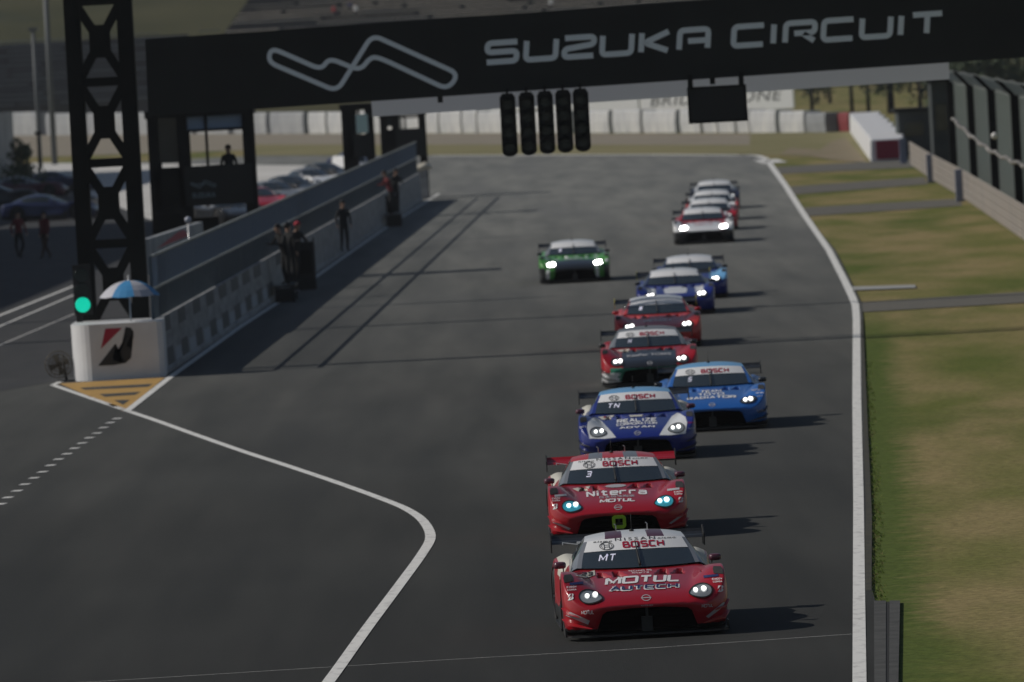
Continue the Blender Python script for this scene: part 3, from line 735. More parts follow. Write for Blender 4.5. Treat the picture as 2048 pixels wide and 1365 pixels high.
# 7 white/blue
LIV.append((1354, 632, .5, dict(label='white and dark blue race car, nearer of the blurred blue pair', body='paint_blue', hood='paint_white', second='paint_white', roof='paint_white', pillar='paint_navy', det=0, glow=12, bulb=.04, lens='lens_dark', low='paint_navy', endplate='paint_yellow',
    zones=lambda x, y, z: 4 if (z > .55 and y < -1.1 and (abs(x) < .28 or .5 < abs(x) < .7)) else 0)))
LIV.append((1384, 600, .5, dict(label='white-roofed blue race car half hidden, farther of the blurred blue pair', body='paint_blue', roof='paint_white', pillar='paint_navy', det=0, glow=10, bulb=.04, lens='lens_dark', hood='paint_sky', low='paint_navy',
    zones=lambda x, y, z: 4 if (z > .5 and y < -1.1 and abs(x) > .5) else 0)))
LIV.append((1151, 566, .5, dict(label='green and black race car driving alone on the left of the field', body='paint_green', hood='paint_black', second='paint_black', roof='paint_white', pillar='paint_grey', det=0, glow=50, bulb=.055, lens='lens_dark', initials='1', low='paint_black', s=1.05, third='paint_white',
    zones=lambda x, y, z: 4 if (abs(x) < .55 and (z < .60 or y < -1.6)) or (.8 < abs(x) and z < .45) else (5 if (math.sin(x * 23) + math.sin(y * 17 + z * 9)) > 1.35 else 0), marks=[T('MUTA', 0, .70, .5, .06, 'decal_silver')])))
LIV.append((1409, 488, .5, dict(label='white race car with red trim and glaring headlights heading the rear group', body='paint_white', hood='paint_white', second='paint_red', third='paint_black', roof='paint_white', pillar='paint_red', det=0, glow=50, bulb=.06, lens='lens_dark', low='paint_black', s=1.035,
    zones=lambda x, y, z: 5 if z < .42 else (2 if .55 < abs(x) < .7 or y > -1.2 else 0), marks=[T('ARTA', 0, .66, .6, .05, 'decal_red')])))
LIV.append((1422, 463, .5, dict(label='red race car with white bonnet, second in the rear group', body='paint_red', hood='paint_white', roof='paint_white', pillar='paint_white', det=0, glow=2, low='paint_black',
    zones=lambda x, y, z: 4 if abs(x) < .6 and z > .5 else 0)))
LIV.append((1427, 443, .5, dict(label='white and red race car, third in the rear group', body='paint_orange_red', hood='paint_white', roof='paint_white', pillar='paint_white', det=0, glow=2, low='paint_black',
    zones=lambda x, y, z: 4 if abs(x) < .85 else 0)))
LIV.append((1432, 420, .5, dict(label='dark navy race car with white roof, rearmost on the track', body='paint_navy', roof='paint_white', pillar='paint_white', det=0, glow=2, low='paint_black')))
CARS = [race_car(*a) for a in LIV]

# ================================================================== GROUND
def GP(*pp, z=0): return [G(x, y, z) for x, y in pp]
sheet('grass_ground', [Vector((-900, -60, 0)), Vector((900, -60, 0)), Vector((900, 5000, 0)), Vector((-900, 5000, 0))], M['grass'], -.03)
def box_pts(x0, x1, y0, y1): return [Vector((x0, y0, 0)), Vector((x1, y0, 0)), Vector((x1, y1, 0)), Vector((x0, y1, 0))]
# tarmac: right boundary traced along the verge
edge = [(1758, 1365), (1750, 1200), (1744, 1178), (1744, 1036), (1733, 824), (1729, 720), (1726, 640), (1722, 605), (1700, 560), (1670, 500), (1610, 430), (1578, 385), (1545, 333), (1536, 318)]
tar = [Vector((G(1765, 1365).x + .3, -60, 0))] + [G(1765, 1365)] + GP(*edge) + GP((1500, 311), (1300, 309), (1000, 310), (840, 311), (500, 312))
tar += [Vector((-90, 640, 0)), Vector((-90, -60, 0))]
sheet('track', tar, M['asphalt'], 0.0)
# far ground bands
far = lambda pts, n, m_, z: sheet(n, GP(*pts), m_, z)
far([(500, 308), (1470, 308), (1610, 268), (500, 268)], 'gravel_trap', M['gravel'], -.012)
far([(-400, 268), (500, 268), (500, 300), (-400, 330)], 'gravel_trap', M['gravel'], -.012)
far([(500, 311), (1500, 309), (1500, 290), (500, 289)], 'far_grass', M['grass_far'], -.006)
far([(1500, 309), (1800, 320), (1830, 300), (1740, 262), (1500, 262)], 'far_verge', M['grass_far'], -.006)
far([(1560, 308), (1620, 312), (1660, 320), (1735, 325), (1690, 275), (1660, 285), (1640, 300), (1580, 296)], 'worn_earth', noisy('worn_earth', (.26, .20, .13), (.2, .17, .09), .2, .95), .0)
bm = bmesh.new(); eps = [(1750, 1200), (1744, 1178), (1744, 1036), (1733, 824), (1729, 720)]
for (x0, y0), (x1, y1) in zip(eps, eps[1:]):
    for _ in range(int(abs(y1 - y0) * 1.2)):
        t = random.random(); q = G(x0 + (x1 - x0) * t, y0 + (y1 - y0) * t); q.x += random.random() ** 2 * .14 + .02
        for _ in range(5):
            a = random.uniform(0, 6.3); hh = random.uniform(.015, .04); c = q + Vector((random.uniform(-.04, .04), random.uniform(-.1, .1), -.02)); sdx = Vector((math.cos(a), math.sin(a), 0))
            f = bm.faces.new([bm.verts.new(c - sdx * .008), bm.verts.new(c + sdx * .008), bm.verts.new(c + sdx.yxz * random.uniform(-.04, .04) + Vector((-.02, 0, hh)))])
            f.material_index = random.choice((0, 0, 1))
gm1 = mat('blade_green', (.16, .24, .04), .8, spec=.2); gm2 = mat('blade_straw', (.26, .23, .09), .8, spec=.2)
o = obj('grass_tufts', bm, [gm1, gm2]); o['kind'] = 'stuff'; o['label'] = 'bright green tufts growing over the tarmac edge'
# service strips across the verge
for a in ([(1552, 334), (1556, 348), (1835, 334), (1826, 318)], [(1568, 374), (1574, 390), (1855, 368), (1848, 354)], [(1592, 416), (1600, 433), (1924, 411), (1918, 397)], [(1712, 604), (1714, 624), (2200, 596), (2200, 574)]):
    sheet('service_strip', GP(*a), M['asphalt_patch'], -.012)
sheet('channel_cover', GP((1700, 574), (1702, 581), (1832, 576), (1830, 570)), noisy('pale_cover', (.42, .42, .40), (.34, .34, .32), 2), .004)
# pit lane & apron
sheet('pit_lane', GP((-700, 900), (100, 766), (135, 765), (330, 745), (790, 402), (720, 352), (560, 352), (-700, 420)), M['asphalt_pit'], .004)
sheet('paddock_apron', GP((40, 332), (60, 326), (740, 333), (660, 372), (500, 420), (300, 440), (80, 350)), M['apron'], .008)

def line(name, pts, w, mt='white_paint', z=.008):
    bm = bmesh.new(); ribbon(bm, [G(x, y) + Vector((0, 0, z)) for x, y in pts], w)
    for f in bm.faces:
        f.normal_update()
        if f.normal.z < 0: f.normal_flip()
    return struct(name, bm, M[mt])
line('track_edge_line', [(1716.5, 1700), (1719, 1365), (1718, 1200), (1717, 1000), (1713.5, 800), (1713, 640), (1711, 612), (1705, 596), (1688, 560), (1657, 500), (1605, 425), (1570, 370), (1541, 330), (1532, 318), (1515, 312), (1480, 310.5)], [.155, .155, .155, .16, .17, .18, .19, .2, .2, .21, .24, .27, .3, .35, .4, .5])
line('far_edge_line', [(1500, 311), (1300, 310), (1000, 311), (860, 312)], .7)
line('kerb_patch', [(1530, 320), (1550, 326)], 1.3)
cp = [(560, 1490), (657, 1365), (682, 1332), (731, 1260), (799, 1178), (848, 1109), (860, 1086), (861, 1066), (847, 1045), (824, 1026), (775, 1003), (682, 972), (585, 938), (487, 905), (390, 868), (312, 840), (253, 822), (195, 802), (146, 784), (106, 771)]
def catmull(p, n=5):
    out = []
    for i in range(len(p) - 1):
        a, b, c, d = p[max(0, i - 1)], p[i], p[i + 1], p[min(len(p) - 1, i + 2)]
        for k in range(n):
            t = k / n; out.append(tuple(.5 * (2 * b[q] + (c[q] - a[q]) * t + (2 * a[q] - 5 * b[q] + 4 * c[q] - d[q]) * t * t + (3 * b[q] - a[q] - 3 * c[q] + d[q]) * t ** 3) for q in (0, 1)))
    return out + [p[-1]]
cp = catmull([(560, 1490), (657, 1365), (731, 1262), (799, 1171), (846, 1106), (861, 1074), (847, 1044), (818, 1022), (775, 1003), (682, 969), (585, 936), (487, 904), (390, 870), (312, 842), (253, 822), (195, 802), (146, 785), (106, 771)])
line('pit_exit_line', cp, .155)
line('wedge_line', [(106, 771), (130, 761)], .14, z=.012)
line('pit_wall_line', [(253, 824), (341, 755), (482, 654), (593, 582), (705, 503), (790, 444), (878, 388)], .16, z=.012)
line('timing_line', [(150, 1366), (195, 1364), (900, 1320), (1300, 1297), (1704, 1269)], .022, z=.004)
line('pit_lane_line', [(-20, 640), (150, 572)], .14, z=.012)
line('pit_lane_line', [(-20, 662), (150, 590)], .10, z=.012)
line('pit_lane_line', [(-20, 700), (150, 628)], .05, z=.012)
dz = [(480, 283), (452, 300), (425, 320), (398, 343), (367, 362), (337, 384), (307, 405), (275, 428), (240, 450), (208, 475), (175, 502), (140, 527), (103, 553), (70, 580), (33, 607), (2, 634)]
bm = bmesh.new()
for x, y in dz:
    px, py = x * .4873, y * .4873 + 700
    a = G(px, py); box(bm, (a.x, a.y, .005), (.17, .42, .004), rz=-.10)
struct('dashed_line', bm, M['white_paint'])
# ochre hatched wedge
tri = [(118, 768), (330, 756), (248, 824)]
sheet('hatched_wedge', GP(*tri), M['yellow_paint'], .008)
for a in ([(160, 777), (305, 769), (296, 775), (170, 781)], [(198, 790), (282, 785), (270, 791), (210, 795)], [(228, 802), (260, 801), (246, 811)]):
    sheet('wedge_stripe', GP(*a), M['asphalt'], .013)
# kerb at lower right
def strip_box(name, x0, x1, ya, yb, h, mt):
    bm = bmesh.new(); A = GP((x0[0], ya), (x1[0], ya), (x1[1], yb), (x0[1], yb))
    lo = [bm.verts.new((p.x, p.y, -.02)) for p in A]; hi = [bm.verts.new((p.x, p.y, h)) for p in A]
    bm.faces.new(hi); [bm.faces.new([lo[i], lo[(i + 1) % 4], hi[(i + 1) % 4], hi[i]]) for i in range(4)]
    bmesh.ops.recalc_face_normals(bm, faces=bm.faces[:]); return struct(name, bm, mt)
strip_box('kerb', (1748, 1750), (1772, 1771), 1202, 1700, .003, M['kerb'])
strip_box('kerb', (1779, 1776), (1800, 1790), 1202, 1700, .004, M['kerb'])
strip_box('drain_gap', (1772.3, 1771.3), (1778.7, 1775.7), 1203, 1700, -.004, M['dark_gap'])
line('verge_earth', [(1735, 1182), (1738, 1036), (1731, 824), (1724, 640)], [.10, .09, .06, .05], 'verge_edge', z=.003)

# ================================================================== GANTRY
DG = 211.0
gan = thing('start_gantry', 'black start gantry with lattice tower and SUZUKA CIRCUIT board over the track', 'gantry', (P(230, 700, DG).x, DG, 0))
gl = gan.location.copy()
def addg(name, bm, mt, par=None):
    for v in bm.verts: v.co -= Vector(gl)
    return obj(name, bm, mt, par or gan)
# tower
xl, xr = P(148, 400, DG).x, P(285, 400, DG).x
def tower(x0, x1, y0, ztop, nb):
    bm = bmesh.new(); wch = .37; dep = .5; bh = 1.88
    for x in (x0 + wch / 2, x1 - wch / 2): box(bm, (x, y0, ztop / 2), (wch, dep, ztop))
    for s in (-.18, .18):
        z = -.80
        while z < ztop:
            cx = (x0 + x1) / 2; ww = x1 - x0 - 2 * wch + .12
            if z > 0: box(bm, (cx, y0 + s, z + .09), (ww, .05, .20))
            cz = z + bh / 2 + .09
            for sx in (-1, 1):
                for sz in (-1, 1): bar(bm, (cx, y0 + s + .001 * sx, cz), (cx + sx * ww / 2, y0 + s + .001 * sx, max(.05, cz + sz * bh * .44)), .20, .045)
            pts = [(a * .24, b * .38) for a, b in ((-.62, -1), (.62, -1), (1, -.55), (1, .55), (.62, 1), (-.62, 1), (-1, .55), (-1, -.55))]
            prism(bm, pts, lambda x, zz: Vector((cx + x, y0 + s - .03, cz + zz)), lambda x, zz: Vector((cx + x, y0 + s + .03, cz + zz)))
            z += bh
    return bm
addg('lattice_tower', tower(xl, xr, DG + .25, 9.6, 0), M['gantry'])
xr2 = 15.2
addg('lattice_tower', tower(xr2, xr2 + 1.6, DG + .25, 9.9, 0), M['gantry'])
# board: quad between photo corners, real slab .25 thick
def bp(px, py, y=DG): return P(px, py, y)
sl_t = -.0700
def topy(x): return 79 + (x - 290) * sl_t
def boty(x): return 233 + (x - 297) * -.0672
c_ = [bp(290, topy(290)), bp(297, boty(297)), bp(2330, boty(2330)), bp(2330, topy(2330))]
bm = bmesh.new()
prism(bm, [(p.x, p.z) for p in c_], lambda x, z: Vector((x, DG, z)), lambda x, z: Vector((x, DG + .22, z)))
bmesh.ops.recalc_face_normals(bm, faces=bm.faces[:])
board = addg('board', bm, M['banner_black'])
# truss behind board
bm = bmesh.new()
xa, xb_ = P(300, 100, DG).x, xr2 + 1.6
zt, zb_ = 7.6, 6.3; tl = .25 / 18
for zz in (zt, zb_):
    for yy in (DG + .4, DG + 1.5): bar(bm, (xa, yy, zz), (xb_, yy, zz + .25), .12, .12)
k = xa; sgn = 1
while k < xb_ - 1:
    bar(bm, (k, DG + .4, zt if sgn > 0 else zb_), (k + 1, DG + .4, zb_ if sgn > 0 else zt), .06, .06)
    bar(bm, (k, DG + 1.5, zt if sgn > 0 else zb_), (k + 1, DG + 1.5, zb_ if sgn > 0 else zt), .06, .06); k += 1; sgn = -sgn
addg('truss', bm, M['gantry'])
# rear pale panel
r_ = [bp(741, 190, DG + 1.8), bp(745, 234, DG + 1.8), bp(1899, 159, DG + 1.8), bp(1897, 108, DG + 1.8)]
bm = bmesh.new(); prism(bm, [(p.x, p.z) for p in r_], lambda x, z: Vector((x, DG + 1.8, z)), lambda x, z: Vector((x, DG + 1.9, z)))
bmesh.ops.recalc_face_normals(bm, faces=bm.faces[:]); bmesh.ops.delete(bm, geom=[f for f in bm.faces if abs(f.normal.y) < .5 or f.calc_center_median().y > DG + 1.85], context='FACES'); addg('rear_banner', bm, M['grey_panel'])
# lettering: px frame, strokes
LB = []
def letter(ch, x0, x1, yb, h=40):
    """strokes in a unit box"""
    W_ = x1 - x0; r = .22
    S = {'S': [[(1, 1), (0, 1), (0, .52), (1, .52), (1, 0), (0, 0)]], 'U': [[(0, 1), (0, 0), (1, 0), (1, 1)]], 'Z': [[(0, 1), (1, 1), (1, .6), (0, .42), (0, 0), (1, 0)]],
         'K': [[(0, 1), (0, 0)], [(1, 1), (.12, .48), (1, 0)]], 'A': [[(0, 0), (0, 1), (1, 1), (1, 0)], [(.3, .42), (.93, .42)]], 'C': [[(1, 1), (0, 1), (0, 0), (1, 0)]],
         'I': [[(.5, 1), (.5, 0)]], 'R': [[(0, 0), (0, 1), (1, 1), (1, .45), (.3, .45)], [(.62, .40), (1, 0)]], 'T': [[(0, 1), (1, 1)], [(.5, .86), (.5, 0)]]}[ch]
    for st in S:
        pts = smooth_poly([(a * W_, b * h) for a, b in st], 9, 4)
        LB.append([(x0 + p.x - p.y * -.055, yb - (p.x) * .0667 - p.y) for p in pts])
letx = [('S', 40, 185), ('U', 200, 345), ('Z', 357, 500), ('U', 512, 655), ('K', 672, 805), ('A', 828, 968), ('C', 1050, 1195), ('I', 1205, 1245), ('R', 1262, 1405), ('C', 1418, 1562), ('U', 1575, 1715), ('I', 1728, 1765), ('T', 1782, 1925)]
SW = 11.5
for ch, a, b in letx:
    x0 = 950 + a * .4883 + SW / 2 + 1; x1 = 950 + b * .4883 - SW / 2 + 1
    yb = 131.5 - SW / 2 - (x0 - 972) * .0667
    letter(ch, x0 - 3, x1 - 3, yb, 38)
for lo_, hi_ in ((0, 1440), (1440, 4000)):
    bm = bmesh.new()
    for st in LB:
        if lo_ <= st[0][0] < hi_: ribbon(bm, [bp(x, y, DG - .012) for x, y in st], SW / 86.3, Vector((0, -1, 0)))
    addg('board_lettering', bm, M['banner_type'], board)
lg = [(128, 278), (395, 383), (430, 318), (590, 385), (648, 380), (668, 305), (1062, 487), (1130, 405), (665, 195), (630, 235), (477, 487), (120, 345)]
lg = [(115, 262), (390, 382), (432, 318), (602, 388), (660, 310), (720, 322), (1080, 490), (1140, 405), (668, 192), (475, 500), (98, 340)]
lg = smooth_poly([(500 + x * .3662, y * .3662) for x, y in lg], 20, 6, True)
bm = bmesh.new()
pts = [bp(p.x, p.y, DG - .012) for p in lg]
n = len(pts)
for i, p in enumerate(pts): p.y -= .004 * math.sin(2 * math.pi * i / n)
ribbon(bm, pts, 9.6 / 86.3, Vector((0, -1, 0)), closed=True)
addg('track_map', bm, M['banner_type'], board)
seam = mat('seam', (.012, .012, .012), .7)
for k in range(1, 14):
    bm = bmesh.new(); px = 290 + k * 140; a_, b_ = bp(px, topy(px) + 1, DG - .005), bp(px + 7, boty(px + 7) - 1, DG - .005)
    bm.faces.new([bm.verts.new(v) for v in (a_, a_ + Vector((.025, 0, 0)), b_ + Vector((.025, 0, 0)), b_)])
    addg('panel_seam', bm, seam, board)
# small brackets under board
bm = bmesh.new()
for px in (880, 1425):
    p = bp(px, boty(px), DG - .1); box(bm, (p.x, DG + .1, p.z - .07), (.12, .15, .14))
addg('bracket', bm, M['gantry'])

# start lights: five hanging columns
def start_light(px, label):
    top = bp(px - 4, boty(px) + 1, DG - .2); Lh = 128 / 86.3
    o = thing('start_light', label, 'start light', (top.x, DG - .25, top.z), 0, 'start light columns under the gantry')
    bm = bmesh.new(); pl = []
    for k in range(9): a = math.pi + math.pi * k / 8; pl.append((.182 * math.cos(a), -Lh + .12 + .12 * math.sin(a)))
    pl += [(.182, -.12), (.12, -.02), (-.12, -.02), (-.182, -.12)]
    prism(bm, pl, lambda x, z: Vector((x, -.12, z)), lambda x, z: Vector((x, .12, z))); bmesh.ops.recalc_face_normals(bm, faces=bm.faces[:])
    obj('housing', bm, M['gantry'], o)
    for k in range(4):
        z = -.28 - k * .33
        bm = bmesh.new(); lathe(bm, [(.11, -.14), (.09, -.135)], 20, 'y', (0, 0, z)); obj('lamp', bm, M['dark_lamp'], o)
        bm = bmesh.new(); 
        for q in range(7):
            a0, a1 = math.pi * q / 7, math.pi * (q + 1) / 7
            bm.faces.new([bm.verts.new((.13 * math.cos(t), yy, z + .13 * math.sin(t))) for t, yy in ((a0, -.12), (a1, -.12), (a1, -.26), (a0, -.26))])
        obj('visor', bm, M['gantry'], o)
    bm = bmesh.new(); box(bm, (0, 0, .03), (.06, .06, .14)); obj('hanger', bm, M['gantry'], o)
    return o
M['dark_lamp'] = mat('unlit_lamp', (.02, .03, .03), .2)
for px, lb in ((1018, 'unlit black start light column, leftmost of the five hung under the gantry'), (1056, 'unlit black start light column, second from the left under the gantry'), (1093, 'unlit black start light column, middle one of the five under the gantry'), (1129, 'unlit black start light column, fourth from the left under the gantry'), (1164, 'unlit black start light column, rightmost of the five under the gantry')):
    start_light(px, lb)
# hanging board
p = bp(1430, boty(1430), DG - .2)
o = thing('signal_board', 'blank dark rectangular signal board hung under the gantry right of the start lights', 'signal board', (p.x, DG - .25, p.z))
bm = bmesh.new(); a = math.atan(.05 - .054)
box(bm, (.02, 0, -.18 - .42), (1.31, .16, .83)); obj('panel', bm, M['black'], o)
bm = bmesh.new()
for z in (-.2, -1.0): box(bm, (.02, -.085, z), (1.36, .03, .05))
for x in (-.64, .68): box(bm, (x, -.085, -.6), (.05, .032, .85))
obj('frame', bm, M['gantry'], o)
for sx in (-.58, .60):
    bm = bmesh.new(); box(bm, (sx, 0, -.05), (.12, .1, .32)); obj('hanger', bm, M['gantry'], o)

# ================================================================== WHITE BLOCK, lamp, umbrella, fan
YB = G(235, 760).y
ctr = G(235, 760)
blk = thing('barrier_block', 'white rounded concrete barrier block with red and black B emblem at the pit wall end', 'barrier', (ctr.x, YB, 0))
xL, xR = G(146, 765).x - ctr.x, G(334, 752).x - ctr.x
bm = bmesh.new(); plan = []
for k in range(9):
    a = math.pi + (math.pi / 2) * k / 8; plan.append((xL + .55 + .55 * math.cos(a), .75 + .75 * math.sin(a)))
plan += [(xR - .12, .0), (xR, .12), (xR - .05, 3.2), (xL, 3.2)]
hB = 1.29
prism(bm, plan, lambda x, y: Vector((x, y, 0)), lambda x, y: Vector((x - .02, y, hB))); bmesh.ops.recalc_face_normals(bm, faces=bm.faces[:])
obj('block', bm, M['white_block'], blk)
def onblock(px, py): q = P(px, py, YB - .008); return Vector((q.x - ctr.x, -.008, q.z))
for nm, pl, mt in (('emblem_red', EMBLEM_R, 'decal_red'), ('emblem_black', EMBLEM_B, 'decal_black')):
    bm = bmesh.new(); bm.faces.new([bm.verts.new(onblock(80 + x * .2638, 500 + y * .2638)) for x, y in pl]); bmesh.ops.triangulate(bm, faces=bm.faces[:]); obj(nm, bm, M[mt], blk)
# traffic light
p = P(168, 640, DG - .7)
tl_ = thing('traffic_light', 'black signal head showing a green lamp beside the lattice tower', 'traffic light', (p.x, DG - .7, 0))
bm = bmesh.new(); zt_, zb2 = P(168, 528, DG).z, P(168, 628, DG).z
box(bm, (0, 0, (zt_ + zb2) / 2), (.40, .3, zt_ - zb2)); obj('housing', bm, M['black'], tl_)
bm = bmesh.new(); box(bm, (-.1, .05, zb2 / 2), (.14, .14, zb2)); obj('post', bm, M['black'], tl_)
zc_ = P(170, 610, DG - .9).z
for k, mt in ((0, mat('green_lamp', (.02, .5, .35), .4, emit=(.0, .75, .48), es=1.15)), (1, M['dark_lamp']), (2, M['dark_lamp'])):
    bm = bmesh.new(); lathe(bm, [(.175, -.155), (.16, -.165)], 24, 'y', (.0, 0, zc_ + k * .34)); obj('lamp', bm, mt, tl_)
# umbrella
p = P(258, 575, DG - 2.2); um = thing('umbrella', 'open blue and white striped parasol behind the white block', 'umbrella', (p.x, DG - 2.2, 0))
zr = P(258, 592, DG - 2.2).z; za = P(258, 556, DG - 2.2).z; n = 8; R_ = .70
bmb_, bmw_ = bmesh.new(), bmesh.new()
for k in range(n):
    tgt = bmb_ if k % 2 else bmw_; seg = 5; rows = []
    for i in range(seg + 1):
        t = i / seg; rr_ = R_ * t; z = zr + (za - zr) * .85 * (1 - t ** 2.4)
        rows.append([tgt.verts.new((rr_ * math.cos(2 * math.pi * (k + q / 3) / n + .2), rr_ * math.sin(2 * math.pi * (k + q / 3) / n + .2), z - .02 * math.sin(q / 3 * math.pi) * t)) for q in range(4)])
    for A, B in zip(rows, rows[1:]):
        for q in range(3):
            try: tgt.faces.new([A[q], A[q + 1], B[q + 1], B[q]])
            except Exception: pass
for b_ in (bmb_, bmw_): bmesh.ops.remove_doubles(b_, verts=b_.verts[:], dist=1e-5); bmesh.ops.recalc_face_normals(b_, faces=b_.faces[:])
obj('blue_panels', bmb_, mat('umbrella_blue', (.06, .30, .60), .6), um); obj('white_panels', bmw_, mat('umbrella_white', (.55, .55, .60), .6), um)
bm = bmesh.new(); tube(bm, [(0, 0, .0), (0, 0, za + .06)], .018, 8); obj('pole', bm, M['steel'], um)
# fan-like round guard
p = G(128, 764); fan = thing('round_fan', 'round wire-guarded fan on a dark stand left of the white block', 'fan', (p.x, p.y, 0))
bm = bmesh.new(); zc2 = .40; r0 = .31
for rad in (r0, r0 * .75, r0 * .5, r0 * .25): tube(bm, [(rad * math.cos(a) - .1, 0, zc2 + rad * math.sin(a)) for a in [2 * math.pi * k / 24 for k in range(25)]], .012, 5, cap=False)
for k in range(16): a = 2 * math.pi * k / 16; tube(bm, [(-.1, 0, zc2), (-.1 + r0 * math.cos(a), 0, zc2 + r0 * math.sin(a))], .006, 4)
obj('guard', bm, mat('guard_wire', (.12, .10, .07), .6), fan)
bm = bmesh.new()
for k in range(4):
    a = math.pi / 2 * k + .3; c, s = math.cos(a), math.sin(a)
    bm.faces.new([bm.verts.new((-.1 + r * c - q * s, .06 + yy, zc2 + r * s + q * c)) for r, q, yy in ((.03, -.03, 0), (.22, -.06, .02), (.22, .08, .06), (.03, .03, .03))])
obj('blades', bm, mat('fan_blade', (.10, .09, .07), .6), fan)
bm = bmesh.new(); tube(bm, [(.06, .05, .03), (.0, .05, .62)], .03, 8); box(bm, (.1, .05, .02), (.5, .25, .04)); obj('stand', bm, M['black'], fan)

# ================================================================== PIT WALL + FENCE
A_, B_ = G(338, 747), G(846, 402)
wd_ = (B_ - A_).normalized(); wn = Vector((wd_.y, -wd_.x, 0)); WL = (B_ - A_).length; wang = math.atan2(wd_.y, wd_.x)
wall = thing('pit_wall', 'long low grey concrete pit wall with dark printed squares', 'pit wall', A_, wang)
bm = bmesh.new(); prism(bm, [(0.0, 0), (0.0, .10), (.04, .14), (.10, 1.30), (.34, 1.30), (.34, 0)], lambda y, z: Vector((0, y, z)), lambda y, z: Vector((WL, y, z)))
bmesh.ops.recalc_face_normals(bm, faces=bm.faces[:]); obj('wall', bm, M['concrete'], wall)
Z7 = lambda x, y: (300 + x * .2198, 480 + y * .2198)
def wall_quads(name, cents, wpx, hm, mt):
    bm = bmesh.new()
    for x, y in cents:
        px, py = Z7(x, y); s0, z0 = wallhit(px - wpx / 2, py, A_, B_); s1, _ = wallhit(px + wpx / 2, py, A_, B_); z0 = min(max(z0, .16 + hm / 2), 1.28 - hm / 2)
        f = lambda z: .04 + (z - .14) * .06 / 1.16 - .008
        bm.faces.new([bm.verts.new((s, f(z), z)) for s, z in ((s0, z0 - hm / 2), (s1, z0 - hm / 2), (s1, z0 + hm / 2), (s0, z0 + hm / 2))])
    return obj(name, bm, M[mt], wall)
bm = bmesh.new(); s = 3.0
while s < WL - 1:
    f = lambda z: .04 + (z - .14) * .06 / 1.16 - .005
    bm.faces.new([bm.verts.new((ss, f(z), z)) for ss, z in ((s, .15), (s + .07, .15), (s + .07, 1.29), (s, 1.29))]); s += 4.0
obj('joints', bm, M['dark_square'], wall)
top_ = [(185, 750), (320, 680), (455, 610), (578, 540), (690, 455), (798, 385), (900, 320), (1000, 270), (1200, 150), (1340, 60)]
bot_ = [(210, 1080), (340, 1000), (470, 900), (600, 840), (705, 750), (815, 670), (915, 590), (1015, 530), (1110, 470)]
wall_quads('dark_squares', top_, 15, .34, 'dark_square'); wall_quads('dark_squares', bot_, 13, .40, 'dark_square')
wall_quads('pale_squares', [(280, 1060), (410, 980), (540, 890), (650, 800), (765, 720), (868, 640), (968, 570), (1062, 510)], 12, .30, 'pale_square')
fence = thing('pit_fence', 'tall blue-grey barred fence with two pale rails on top of the pit wall', 'fence', A_, wang)
bm = bmesh.new(); bl = bmesh.new(); s = -1.2; OFF = .19
def vb(bm, s, z0, z1, w=.010):
    v = [bm.verts.new((s + a * w / 2, OFF + b * w / 2, z)) for z in (z0, z1) for a, b in ((-1, -1), (1, -1), (1, 1), (-1, 1))]
    for i in range(4): bm.faces.new([v[i], v[(i + 1) % 4], v[4 + (i + 1) % 4], v[4 + i]])
while s < WL:
    vb(bm, s, 2.03, 2.72); vb(bl, s, 1.30, 1.97); s += .055 if s < 120 else .075
obj('upper_bars', bm, M['fence_bar'], fence); obj('lower_bars', bl, M['fence_low'], fence)
for z, hh in ((2.75, .055), (2.0, .05)):
    bm = bmesh.new(); box(bm, (WL / 2 - .6, OFF, z), (WL + 1.2, .06, hh)); obj('rail', bm, M['rail'], fence)
s = -1.2
while s < WL:
    bm = bmesh.new(); box(bm, (s, OFF + .03, 2.02), (.07, .07, 1.44)); obj('post', bm, M['fence_low'], fence); s += 6.0
# far end pillar w/ pale padding
p = G(848, 398); o = thing('end_pillar', 'grey post with lumpy pale cover ending the pit wall', 'post', (p.x, p.y, 0))
bm = bmesh.new(); box(bm, (0, 0, .7), (.45, .6, 1.4)); obj('pillar', bm, M['concrete'], o)
bm = bmesh.new(); bmesh.ops.create_icosphere(bm, subdivisions=3, radius=.5)
for v in bm.verts: v.co = Vector((v.co.x * .95, v.co.y, 1.5 + v.co.z * .38 + .05 * math.sin(9 * v.co.x)))
obj('cover', bm, noisy('cream_cover', (.62, .58, .48), (.5, .47, .4), 3), o, True)

